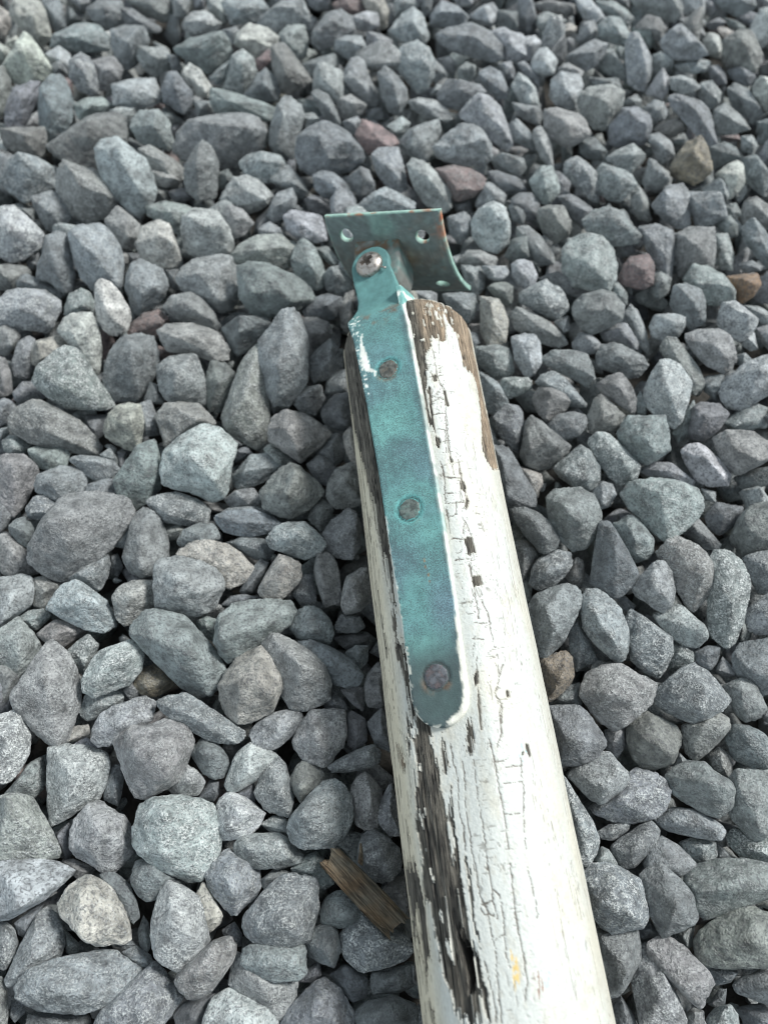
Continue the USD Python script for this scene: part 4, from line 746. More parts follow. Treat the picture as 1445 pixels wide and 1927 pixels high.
p2|pale speckled rounded stone left of the biggest rounded square stone|-1268,78 -1260,119 -1217,175 -1175,196 -1112,182 -1061,140 -1031,91 -1025,50 -1010,-3 -1048,-43 -1087,-76 -1133,-63 -1181,-37 -1235,-23 -1256,10
q3|biggest rounded square green grey stone in the lower left|-1008,90 -990,172 -934,200 -845,207 -754,200 -692,172 -671,117 -649,36 -666,-17 -690,-69 -722,-101 -779,-101 -799,-56 -846,-30 -904,-23 -964,-10 -997,16
g1||-1191,279 -1154,338 -1106,338 -1104,221 -1113,178 -1179,206
d1||-1353,65 -1301,114 -1273,-4 -1290,-31 -1325,-4
g2|small mid grey rounded stone below right of the large five sided stone|-901,246 -869,304 -836,348 -794,318 -742,267 -768,217 -828,210 -874,217
d1||-778,206 -739,279 -699,272 -694,221 -715,192
l3|long pale tongue shaped stone at the left edge|-1530,-43 -1469,-23 -1368,-23 -1279,-36 -1216,-62 -1220,-81 -1263,-120 -1311,-164 -1376,-195 -1426,-226 -1488,-232
b1||-1305,-31 -1261,-24 -1166,-57 -1178,-77 -1233,-97 -1268,-71
u2|bluish grey rounded stone below left of the biggest rounded square stone|-1004,-96 -991,-30 -948,-23 -859,-30 -810,-70 -805,-115 -871,-160 -927,-173 -974,-147
t3|big buff stone with orange rust spots in the lower left|-1251,-183 -1231,-139 -1182,-94 -1141,-81 -1094,-107 -1046,-139 -993,-208 -964,-257 -953,-287 -991,-311 -1044,-329 -1085,-329 -1131,-305 -1181,-257 -1230,-220
d2|small dark grey long stone above right of the rust spotted stone|-1129,-83 -1073,-70 -1009,-109 -972,-167 -949,-224 -974,-249 -1012,-186 -1080,-122
p3|pale white streaked upright stone in the lower left|-872,-158 -863,-120 -836,-107 -776,-126 -716,-158 -695,-220 -676,-269 -652,-299 -682,-341 -721,-371 -758,-406 -815,-383 -861,-347 -879,-317 -884,-232
t2|small tan grey long stone above right of the white streaked stone|-742,-160 -712,-102 -685,-147 -653,-186 -628,-217 -632,-249 -672,-280 -703,-249 -716,-198
d1||-964,-278 -949,-227 -924,-252 -907,-327 -918,-352 -950,-327
b3|brownish grey long stone below right of the white streaked stone|-775,-429 -746,-389 -696,-347 -645,-305 -591,-287 -560,-317 -563,-365 -593,-412 -630,-458 -681,-487 -707,-492 -750,-470
g2|mid grey long stone above left of the long loaf shaped stone|-1426,-430 -1406,-359 -1379,-286 -1349,-224 -1320,-192 -1280,-211 -1241,-267 -1217,-322 -1225,-353 -1276,-383 -1338,-418 -1385,-459 -1414,-454
u2|small bluish grey long stone below the long pale tongue stone|-1508,-249 -1458,-249 -1424,-273 -1401,-316 -1406,-359 -1432,-401 -1475,-395
d1||-1452,-252 -1390,-201 -1349,-189 -1368,-240 -1398,-303 -1429,-290
g3|long loaf shaped grey stone near the lower left corner|-1351,-447 -1320,-400 -1271,-371 -1164,-353 -1070,-335 -1014,-341 -954,-371 -902,-400 -918,-435 -967,-470 -1030,-498 -1078,-532 -1132,-532 -1227,-526 -1297,-509 -1337,-481
n1||-1017,-352 -964,-327 -903,-358 -884,-389 -923,-413 -971,-376
u2|bluish grey blocky stone below right of the long loaf shaped stone|-1061,-580 -1042,-529 -982,-477 -919,-436 -872,-377 -827,-395 -785,-454 -754,-489 -783,-534 -818,-580 -864,-635 -997,-647
d1||-1261,-265 -1211,-303 -1162,-340 -1186,-364 -1231,-352
d1||-1050,-327 -996,-303 -957,-327 -990,-346
b2||-1477,-418 -1433,-430 -1397,-500 -1384,-557 -1395,-602 -1435,-602
d1||-1411,-508 -1369,-508 -1348,-543 -1382,-577 -1408,-554
d1||-1333,-549 -1238,-543 -1111,-554 -1089,-600 -1224,-611 -1336,-600
d1|small dark grey angular stone below the white streaked stone|-793,-554 -756,-514 -688,-508 -634,-484 -655,-554 -692,-600 -759,-611
l2|light grey rounded stone below right of the dark boat shaped stone|-668,260 -651,326 -618,392 -573,422 -509,392 -445,370 -473,318 -546,267 -604,232 -650,232
p2|pale speckled rounded stone right of the biggest rounded square stone|-691,182 -650,232 -588,217 -532,182 -484,147 -511,98 -545,57 -648,44 -675,91
n2|greenish grey long stone below left of the large dark oval stone|-602,23 -575,57 -516,71 -427,71 -365,37 -319,-10 -332,-37 -419,-57 -507,-57 -583,-23
u2|bluish grey rounded stone above left of the big slate hexagon|-709,-83 -685,-30 -630,10 -583,-17 -500,-43 -488,-122 -513,-173 -567,-217 -595,-217 -642,-173 -691,-122
u3|big slate grey hexagonal stone left of the wood splinter|-548,-245 -530,-208 -477,-158 -438,-114 -397,-81 -339,-81 -267,-94 -244,-133 -256,-195 -274,-257 -286,-305 -341,-317 -395,-335 -452,-317 -522,-305 -545,-287
p2|pale speckled blocky stone below right of the white streaked stone|-640,-489 -587,-465 -546,-459 -476,-477 -419,-512 -389,-557 -370,-635 -663,-658 -661,-546
g2|mid grey rounded stone above left of the large dark oval stone|-535,217 -517,289 -490,348 -445,370 -412,333 -392,260 -374,203 -386,140 -430,133 -493,168
b2|small brownish grey rounded stone above left of the large dark oval stone|-393,275 -365,333 -328,363 -288,333 -240,289 -269,239 -343,182 -367,217
n3|large dark green grey oval stone just above the wood splinter|-385,90 -365,145 -309,207 -251,263 -206,270 -160,242 -136,200 -127,131 -156,63 -198,23 -257,23 -315,16 -360,36
b2|small brownish grey long stone right of the large dark oval stone|-139,232 -117,282 -79,304 -40,275 -9,224 -9,161 -24,91 -84,85 -114,105 -122,161
d2|small dark grey long stone right of the large dark oval stone|-32,161 6,217 37,282 52,189 66,64 21,64 -17,105
d2|dark grey rounded stone above right of the wood splinter|-105,-17 -91,64 -39,85 21,50 65,10 72,-43 35,-96 -23,-109 -67,-83 -104,-43
n1|small greenish grey angular stone left of the wood splinter|-373,-57 -338,-17 -279,10 -217,-57 -201,-110 -244,-137 -320,-91 -365,-77
n1||-512,107 -453,142 -375,121 -372,51 -448,65
n2|small greenish grey rounded stone below left of the wood splinter|-259,-211 -225,-160 -182,-135 -124,-147 -80,-198 -80,-236 -122,-261 -165,-267 -236,-249
d1||-497,-97 -440,-57 -380,-71 -422,-110 -479,-137
u2|bluish grey rounded stone above left of the pole beside its dark rot hole|-164,-286 -123,-236 -80,-224 -37,-261 34,-286 90,-298 111,-335 75,-371 6,-395 -78,-407 -134,-383 -156,-335
d2|small dark grey rounded stone below right of the big slate hexagon|-305,-310 -264,-261 -222,-249 -179,-273 -163,-335 -189,-395 -232,-383 -282,-359
n3|greenish grey blocky stone below the big slate hexagon|-530,-377 -527,-329 -494,-311 -410,-329 -341,-311 -300,-317 -277,-353 -282,-400 -322,-429 -403,-435 -445,-412 -501,-400
b2|brownish grey blocky stone below the big slate hexagon|-581,-454 -574,-383 -556,-347 -524,-395 -452,-424 -381,-448 -327,-436 -331,-489 -363,-534 -388,-569 -432,-512 -503,-477
d1||-331,-449 -291,-401 -250,-376 -241,-425 -275,-449
u2|bluish grey rounded stone left of the pole beside its dark rot hole|-387,-580 -350,-523 -297,-477 -258,-430 -223,-418 -188,-442 -146,-489 -117,-534 -116,-602 -358,-613
d1|small dark grey angular stone left of the pole beside its dark rot hole|-206,-425 -150,-389 -79,-413 -65,-437 -64,-496 -120,-514
d1|small dark grey blocky stone left of the pole beside its dark rot hole|-50,-461 -44,-413 48,-407 105,-389 118,-461 47,-484 -36,-490
d2|dark grey long stone below left of the pole beside its dark rot hole|-117,-546 -63,-500 33,-483 115,-512 141,-580 -89,-602
b1||-9,-137 35,-97 80,-84 101,-189 78,-240 35,-189
b1||105,-389 133,-389 132,-461 111,-449
d1||-635,-278 -588,-246 -555,-290 -552,-327 -594,-340
d1||-628,221 -554,272 -535,221 -547,178
v3|pinkish grey diamond shaped stone beside the lower pole|760,285 811,335 876,372 938,379 979,342 1012,299 998,256 947,214 883,179 840,200 800,242
u2|bluish grey rounded stone below right of the pinkish grey diamond|850,175 896,182 962,217 1023,275 1053,318 1128,304 1169,275 1183,217 1151,161 1100,126 1023,112 934,119 869,147
g3|mid grey blocky stone above the mint streaked lens|1160,278 1205,321 1270,342 1331,342 1383,299 1422,263 1430,228 1402,165 1343,131 1294,145 1241,179 1187,214
d1||1220,338 1280,368 1341,353 1273,323
n2|flat lens shaped stone with minty streaks in the lower right|1107,126 1151,161 1212,168 1272,161 1327,133 1367,105 1384,78 1355,44 1296,50 1224,64 1152,78 1118,98
n3|greenish grey rounded stone right of the mint streaked lens|1381,172 1405,256 1453,306 1521,306 1641,299 1600,117 1528,63 1479,36 1443,77 1407,117
n2|small greenish grey angular stone above right of the large slab at right edge|1388,64 1424,91 1460,50 1514,23 1597,64 1587,-43 1499,-43 1431,-17 1395,23
d2|small dark grey rounded stone above the wrinkled greenish stone|914,23 971,64 1037,105 1099,119 1122,78 1101,37 1050,-3 998,-57 954,-57 921,-30
n1||882,79 931,107 1023,114 1003,79 938,44 886,51
v2|small purplish grey rounded stone below left of the mint streaked lens|1032,-30 1067,10 1120,64 1160,37 1215,10 1250,-43 1216,-70 1177,-83 1115,-57 1042,-57
n1|small greenish grey angular stone below the mint streaked lens|1208,37 1272,58 1359,37 1356,-17 1296,-57 1244,-17
d1||1359,37 1399,10 1415,-24 1355,-24
u3|bluish grey long stone below the pinkish grey diamond|744,285 780,200 819,145 844,104 859,50 838,-3 804,-43 768,-43 754,90 728,270
n2||833,-30 877,23 904,10 934,-43 910,-57 852,-57
n3|wrinkled greenish stone against the lower right side of the pole|772,-69 811,-43 870,-36 940,-56 992,-94 1005,-145 1008,-220 982,-257 912,-257 853,-275 821,-257 792,-208 778,-145
d3|keel shaped stone dark on one half and light on the other|1001,-81 1041,-56 1086,-43 1125,-69 1162,-107 1191,-145 1198,-220 1180,-245 1120,-269 1060,-293 1038,-257 1017,-208 998,-145
n3|large smooth green grey slab at the lower right edge|1166,-81 1230,-43 1321,-23 1393,-23 1462,-43 1534,-43 1557,-69 1542,-133 1448,-170 1361,-183 1283,-220 1224,-232 1201,-208 1191,-145
v2|purplish grey angular stone below the wrinkled greenish stone|811,-273 866,-286 925,-267 976,-261 983,-310 974,-371 930,-430 882,-483 833,-489 825,-383
b3|large rough brown grey stone in the lower right corner|1162,-305 1205,-263 1294,-232 1375,-183 1433,-177 1497,-208 1530,-245 1500,-377 1415,-389 1335,-377 1250,-389 1184,-377 1163,-341
d1||991,-265 1045,-240 1081,-290 1050,-303 1000,-303
b3|brownish grey long stone below left of the large rough brown stone|994,-317 1032,-293 1075,-287 1125,-317 1172,-365 1214,-400 1221,-435 1190,-492 1157,-521 1122,-492 1076,-447 1029,-400 995,-353
v2|purplish grey long stone right of the pole beside its yellow stain|932,-418 970,-347 1004,-310 1021,-383 1067,-442 1099,-500 1116,-557 1093,-613 946,-602 943,-534
d1||850,-519 895,-490 930,-543 949,-600 877,-623 847,-589
d1||1221,-389 1305,-395 1358,-413 1322,-449 1264,-461
v2|small purplish grey angular stone below right of the large rough brown stone|1307,-454 1362,-418 1423,-395 1520,-395 1491,-523 1425,-512 1361,-489 1316,-477
d1||1225,-519 1275,-472 1303,-472 1287,-519 1250,-531
n2||1191,-557 1231,-523 1288,-512 1308,-546 1304,-602 1200,-613
b2||1096,-557 1149,-523 1188,-534 1184,-591 1093,-613
d1||1145,-290 1207,-265 1203,-327 1173,-340
b1||1476,-189 1541,-163 1596,-176 1587,-214 1517,-201
d1||1333,-531 1419,-519 1511,-543 1495,-611 1342,-623
'''
for i, row in enumerate(STONES.strip().split('\n')):
    code, label, pts = row.split('|')
    xy = np.array([[float(q) for q in p.split(',')] for p in pts.split()]) * 1e-4
    tone, lv = code[0], int(code[1])
    z = LEVEL[lv]
    covered.append(Polygon(xy).convex_hull)
    area = covered[-1].area
    sub = 4 if (label and area > 3.2e-4) else 3
    (v, f), c = stone_from_outline(xy, z, 100 + i, sub, 0.95 if lv else 1.0)
    tint, fleck = stone_vars(tone, i)
    if label:
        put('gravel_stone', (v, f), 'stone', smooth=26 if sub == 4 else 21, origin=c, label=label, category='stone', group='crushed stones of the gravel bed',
            vars_fn=lambda q: {'tint': np.tile(tint, (len(q), 1)), 'fleck': np.full(len(q), fleck)})
    else:
        v, f, _ = meshkit.arrays((v, f), 21); loose(v, f, tint, fleck)

# the gravel in the gaps below and all round: too many to count
cover = shapely.union_all(covered); grown = cover.buffer(.004); shapely.prepare(grown)
def filler(cx, cy, cz, size, seed, sub=2):
    r = np.random.default_rng(seed)
    d = r.normal(size=(9, 3)); d /= np.linalg.norm(d, axis=1, keepdims=True)
    P = d * size * np.array([r.uniform(.9, 1.45), r.uniform(.75, 1.05), r.uniform(.6, .85)])
    a = r.uniform(0, 6.28, 3); P = P @ trimesh.transformations.euler_matrix(*a)[:3, :3].T
    v, f = rock(P, sub, seed)
    tone = r.choice(list('ggggnnbbudlvprt'), p=np.array([3,3,3,3,3,3,3,3,3,2,2,2,2,.6,.6]) / 36.2)
    t, k = stone_vars(tone, seed)
    loose(v + [cx, cy, cz], f, t, k)
n = 0
for z, step, size in ((-.042, .026, .0145), (-.0265, .019, .0105)):
    for gy in np.arange(-.20, .78, step):
        for gxx in np.arange(-.56, .56, step):
            x, y = gxx + rng.uniform(-.4, .4) * step, gy + rng.uniform(-.4, .4) * step
            if abs(x) > .30 + (y + .1) * .40: continue
            n += 1
            filler(x, y, z + rng.uniform(-.004, .003), size * rng.uniform(.8, 1.25), 5000 + n)
for gy in np.arange(-.22, .84, .022):
    for gxx in np.arange(-.58, .58, .022):
        x, y = gxx + rng.uniform(-.4, .4) * .024, gy + rng.uniform(-.4, .4) * .024
        if shapely.contains_xy(grown, x, y) or abs(x) > .32 + (y + .1) * .42: continue
        if -.09 < x < .11 and y < .25: continue
        n += 1
        filler(x, y, -.006 + rng.uniform(-.005, .005), .0145 * rng.uniform(.75, 1.3), 5000 + n, 2)
for k in range(700):                                               # chips and grit lying in the gaps
    y = rng.uniform(-.07, .5); x = rng.uniform(-1, 1) * (.16 + (y + .1) * .3); n += 1
    filler(x, y, rng.uniform(-.022, -.012), rng.uniform(.0018, .0048), 5000 + n, 1)
lt, lk = np.vstack(loose_t), np.concatenate(loose_k)
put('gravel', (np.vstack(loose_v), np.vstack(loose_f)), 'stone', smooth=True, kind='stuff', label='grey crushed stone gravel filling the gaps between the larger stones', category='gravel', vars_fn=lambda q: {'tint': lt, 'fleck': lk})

# ------------------------------------------------------------------ the white pole with its metal fitting
U = np.array([0.11816059, -0.9929945, 0.0]); CC = np.array([0.90714561, 0.10794507, 0.40673664]); NN = np.array([-0.40388725, -0.04806024, 0.91354546])
P0 = np.array([0.01324094, 0.21091277, 0.028])
pole = UsdGeom.Xform.Define(stage, '/World/weathered_pole')
pole.AddTransformOp().Set(Gf.Matrix4d(*U, 0, *CC, 0, *NN, 0, *P0, 1))
prim_data(pole.GetPrim(), label='weathered white painted wooden pole with a green patina metal strap and curved bracket plate', category='pole')
POLE = '/World/weathered_pole'
FEAT = {"bare":{"end_left":[[-19.9,7.5],[-20.4,21.2],[-21.2,30.6],[-13.8,30.1],[-9.2,28.3],[-3.2,28.7],[4.7,27.3],[5.7,21.3],[2.8,20.7],[11.4,18.2],[12.6,16.4],[15.7,15.7],[20.0,16.2],[22.7,14.9],[26.9,15.0],[30.9,13.5],[39.0,13.2],[49.7,13.7],[49.5,12.4],[-6.7,11.9]],"right":[[-21.6,31.6],[-11.4,29.7],[-5.2,31.2],[-1.6,34.3],[10.1,35.1],[16.8,34.6],[18.6,41.5],[24.3,43.5],[29.0,42.8],[36.3,42.1],[46.5,39.6],[58.8,36.4],[63.9,37.5],[67.6,41.6],[64.3,48.6],[61.4,54.1],[11.2,53.7],[-20.7,53.8],[-36.3,54.4]],"chipA":[[30.8,14.9],[30.9,16.0],[33.6,15.6],[33.5,13.9],[31.7,13.9]],"chipB":[[24.5,18.1],[24.0,19.8],[27.5,19.3],[27.8,17.8],[23.1,17.2]],"chip1":[[32.3,21.3],[32.7,22.4],[40.2,22.7],[40.6,21.5]],"chip2":[[54.3,14.3],[56.6,15.9],[58.4,16.2],[60.7,14.9],[59.1,13.8]],"chip3":[[64.6,18.8],[67.8,20.0],[68.3,18.6]],"chip4":[[77.0,21.2],[76.5,22.9],[79.0,23.6],[81.5,22.8],[80.3,21.0]],"chip5":[[83.6,22.9],[85.6,23.9],[88.9,22.1],[88.5,21.4]],"chip6":[[101.6,18.7],[101.1,22.0],[107.9,22.6],[108.6,19.2]],"chip7":[[117.4,19.1],[117.1,22.9],[121.1,22.6],[121.4,19.1]],"strip1":[[31.3,14.6],[31.4,15.9],[41.7,14.9],[53.4,14.5],[50.7,13.7],[37.9,14.2]],"chip8":[[153.5,14.4],[153.7,15.2],[157.5,14.4],[158.6,13.2],[155.3,12.9]],"chip9":[[158.8,14.1],[163.9,13.9],[173.8,12.8],[173.2,12.3],[165.0,12.7]],"chip10":[[161.2,24.4],[161.4,25.4],[163.5,25.4],[163.4,24.2]],"chip11":[[178.8,28.2],[179.5,29.3],[183.2,29.8],[184.1,28.9],[181.6,28.0]],"chip11b":[[182.4,25.8],[182.1,27.0],[183.3,26.5],[183.3,25.6]],"left_top":[[-23.6,-36.3],[-15.7,-34.7],[15.1,-36.4],[35.1,-25.8],[49.5,-20.8],[66.2,-18.0],[82.9,-17.4],[97.0,-16.1],[113.2,-14.7],[132.4,-15.6],[141.5,-16.1],[134.2,-16.6],[114.7,-16.8],[96.1,-18.2],[85.5,-20.1],[90.3,-14.8],[81.1,-13.7],[45.5,-18.5],[5.5,-23.2],[-11.6,-21.3]],"left_strip2":[[121.8,-14.5],[123.8,-12.7],[132.7,-15.0],[132.2,-16.6],[125.6,-16.4]],"left_strip3":[[133.7,-16.3],[135.6,-12.4],[145.5,-12.2],[155.1,-12.1],[164.6,-11.1],[165.5,-13.1],[155.4,-13.6],[147.7,-14.7],[140.2,-16.5]],"dark":[[162.4,-15.8],[165.3,-13.3],[170.0,-14.9],[169.8,-11.9],[163.6,-10.2],[163.1,-8.6],[169.4,-5.8],[172.1,-5.6],[178.9,-5.2],[187.7,-4.9],[193.4,-5.0],[198.8,-3.8],[204.5,-4.4],[211.2,-4.4],[215.5,-3.9],[216.1,-1.9],[225.4,-1.7],[233.1,-1.9],[236.1,-1.3],[241.6,0.2],[249.4,0.6],[257.6,-0.2],[257.6,-10.1],[252.2,-11.2],[247.8,-12.6],[243.0,-14.0],[241.8,-14.8],[241.2,-13.6],[238.2,-13.5],[234.5,-14.5],[229.4,-14.7],[225.9,-15.3],[223.9,-17.5],[219.6,-18.3],[212.9,-17.7],[210.2,-15.6],[206.0,-17.1],[200.4,-17.7],[196.2,-16.8],[187.6,-15.5],[185.0,-13.2],[180.2,-13.4],[172.6,-13.6],[172.0,-14.7],[177.8,-16.5],[180.5,-16.5],[175.8,-17.3],[170.3,-15.5]],"dark2":[[212.5,-36.5],[212.8,-20.8],[219.6,-19.7],[227.1,-18.3],[231.3,-18.0],[235.7,-17.9],[238.5,-18.3],[239.9,-20.4],[246.8,-22.7],[246.9,-24.0],[240.6,-23.1],[238.0,-26.4],[234.5,-27.9],[231.4,-24.9],[230.2,-27.8],[238.9,-30.3],[242.4,-26.1],[241.9,-28.2],[234.6,-33.7],[227.1,-31.8]],"slitA":[[173.6,-2.7],[174.0,-1.5],[182.9,-1.1],[183.5,-2.1],[183.2,-3.7]],"slitB":[[170.1,7.3],[170.8,9.5],[176.3,9.0],[180.9,7.8],[180.8,7.3],[179.5,6.9],[179.5,5.6],[176.1,7.1]],"slitC":[[189.0,-1.1],[191.1,-0.9],[197.3,-1.9],[205.2,-1.5],[206.4,-2.1],[209.8,-1.5],[216.0,-1.8],[215.9,-3.2],[207.0,-3.0],[205.4,-2.1],[197.4,-3.6],[196.2,-2.4]],"slitD":[[210.1,1.0],[213.1,1.0],[216.3,1.4],[216.2,0.3],[211.7,0.4]],"slitE":[[214.1,0.7],[215.5,1.6],[224.0,1.2],[230.2,0.8],[235.1,1.2],[235.2,0.8],[231.4,0.1],[224.9,0.3],[218.9,0.6]],"slitF":[[252.9,-23.5],[255.4,-20.9],[258.2,-20.0],[258.7,-24.2]],"slitG":[[244.0,0.5],[248.1,1.5],[252.3,1.4],[257.6,0.8],[257.6,0.1],[250.9,0.3]],"brownchip":[[173.0,-24.8],[174.2,-20.0],[176.9,-19.9],[179.9,-17.7],[181.3,-21.9],[179.7,-23.8]]},"flake":{"f1":[[215.7,-13.6],[215.6,-12.6],[217.6,-12.3],[218.1,-13.6]],"f2":[[227.9,-11.7],[227.9,-11.0],[230.1,-11.1],[230.3,-11.9]],"f3":[[236.1,-10.2],[235.8,-8.8],[238.8,-8.8],[240.9,-9.4],[240.6,-10.4]],"f4":[[243.1,-14.6],[243.3,-13.6],[249.2,-11.5],[254.2,-10.7],[257.6,-10.3],[257.6,-12.1],[253.6,-12.4],[247.8,-13.6]],"f5":[[172.8,-7.1],[173.1,-6.2],[176.3,-5.6],[176.0,-7.0]],"f6":[[197.4,-15.5],[197.6,-13.8],[200.2,-14.3],[199.9,-15.4]],"e1":[[-10.8,21.3],[-11.6,22.7],[-9.1,22.6],[-8.6,21.0]],"e2":[[-12.6,24.7],[-10.4,26.0],[-7.1,24.9],[-9.9,23.8]],"e3":[[-15.0,20.4],[-16.1,23.7],[-14.7,24.3],[-13.2,20.9]],"e4":[[-9.6,33.1],[-9.4,34.7],[-6.5,33.1]],"e5":[[-10.5,26.6],[-7.8,27.8],[-5.6,26.6]]},"cracks":[[[8.4,19.4],[16.5,19.8],[25.0,19.7],[31.8,21.0]],[[36.4,21.3],[55.6,19.8],[67.0,19.1]],[[57.2,19.7],[65.6,19.1],[68.1,19.4]],[[66.3,22.2],[73.3,22.0],[75.4,22.2],[81.0,23.1],[84.5,23.3],[89.3,21.6]],[[94.2,20.2],[99.7,18.5]],[[95.0,20.4],[101.3,22.0]],[[108.3,20.0],[117.3,19.1]],[[111.4,18.9],[117.0,19.0],[122.6,19.2],[134.1,18.9]],[[127.7,21.5],[132.8,22.8],[139.1,22.7],[145.4,22.9]],[[148.3,15.6],[154.8,13.8]],[[151.6,25.1],[161.9,20.0],[165.9,21.7],[175.8,19.4],[179.9,17.2]],[[141.4,15.1],[142.5,19.1]],[[135.3,16.5],[136.3,21.4]],[[178.5,15.2],[186.4,15.3],[195.6,15.5],[203.8,15.4],[211.7,15.0]],[[216.0,14.7],[225.4,14.1],[233.0,13.6],[240.5,13.9],[249.2,13.5],[252.7,12.1]],[[183.7,25.3],[190.1,24.2],[195.0,24.0],[201.1,22.2],[212.4,20.9]],[[217.7,20.3],[227.2,20.7],[232.1,20.5]],[[185.0,15.5],[184.1,20.5]],[[186.6,18.8],[186.7,24.4]],[[191.6,17.0],[191.9,23.8]],[[201.4,15.5],[201.7,20.8]],[[165.5,21.8],[167.7,20.5],[175.2,19.8],[180.1,17.1]],[[35.2,16.0],[37.1,20.6]],[[44.4,15.4],[44.1,20.3]],[[51.7,15.5],[52.3,18.9],[63.3,17.6]],[[58.0,17.2],[57.2,20.6]],[[66.6,14.4],[74.7,15.4],[75.3,21.9]],[[81.6,13.6],[82.0,18.8]],[[86.1,18.1],[91.3,16.9]],[[86.1,13.6],[86.1,21.2]],[[92.2,13.4],[91.3,17.3]],[[101.2,13.5],[102.0,17.7]],[[110.1,13.5],[110.5,19.2]],[[66.7,22.2],[75.3,22.3],[84.4,22.7]],[[68.3,14.9],[76.8,14.7],[84.1,13.9],[93.0,13.3]],[[45.5,20.0],[53.6,19.5],[63.3,18.8]],[[68.5,19.5],[73.6,19.4]],[[25.7,16.2],[24.5,22.6]],[[24.8,18.4],[32.3,22.2]],[[215.2,7.8],[220.9,7.8],[225.6,7.5],[230.9,8.0]],[[222.5,8.1],[224.3,9.7],[229.6,10.1],[234.7,9.3],[241.4,8.9],[244.4,9.4]],[[214.7,3.6],[221.1,3.5],[225.2,3.9],[227.5,5.2],[236.4,5.4],[239.7,5.8],[245.4,5.1],[251.1,4.7],[257.8,4.1]],[[236.4,6.1],[234.9,9.1]],[[226.2,3.7],[225.6,7.4]],[[227.3,3.1],[229.3,4.2],[229.6,7.0]],[[176.1,0.4],[182.4,0.6],[188.6,1.5],[198.2,0.3],[203.5,1.3],[210.1,1.0]],[[182.9,4.0],[190.0,3.8],[197.9,2.7],[205.4,3.3],[216.5,2.8]],[[182.7,7.9],[190.5,7.7],[199.2,7.7],[206.0,7.9],[217.0,7.4]],[[176.3,14.7],[184.4,15.6]],[[241.7,2.0],[246.7,2.5],[253.8,3.2],[257.7,2.5]]],"stain":{"yellow":[[242.4,10.1],[242.6,11.4],[245.0,12.1],[248.4,11.8],[250.8,10.1],[245.9,10.2]],"brown":[[247.5,15.9],[247.6,18.0],[248.7,18.8],[249.7,18.4],[249.2,16.2]],"teal":[[248.8,19.0],[248.3,21.5],[249.1,21.7],[250.2,19.2]],"teal2":[[182.1,23.4],[180.9,27.8],[181.5,28.2],[182.6,24.6]]},"hole":[[235.6,-5.5],[236.0,-3.2],[237.9,-1.5],[240.3,-2.3],[245.0,-2.2],[248.4,-2.7],[249.3,-4.1],[243.4,-3.8],[240.1,-5.1]],"left_dark":[[-24.2,-36.3],[-7.5,-36.3],[8.1,-36.3],[23.1,-36.4],[43.1,-27.1],[56.5,-22.7],[70.4,-20.8],[82.0,-19.3],[91.1,-18.3],[98.5,-17.5],[109.0,-17.1],[127,-14],[95,-13],[90,-8],[-24,-8],[-26,-20],[-26,-36]]}
R = 31.0; S_END = -27.0; FLAT = 27.0

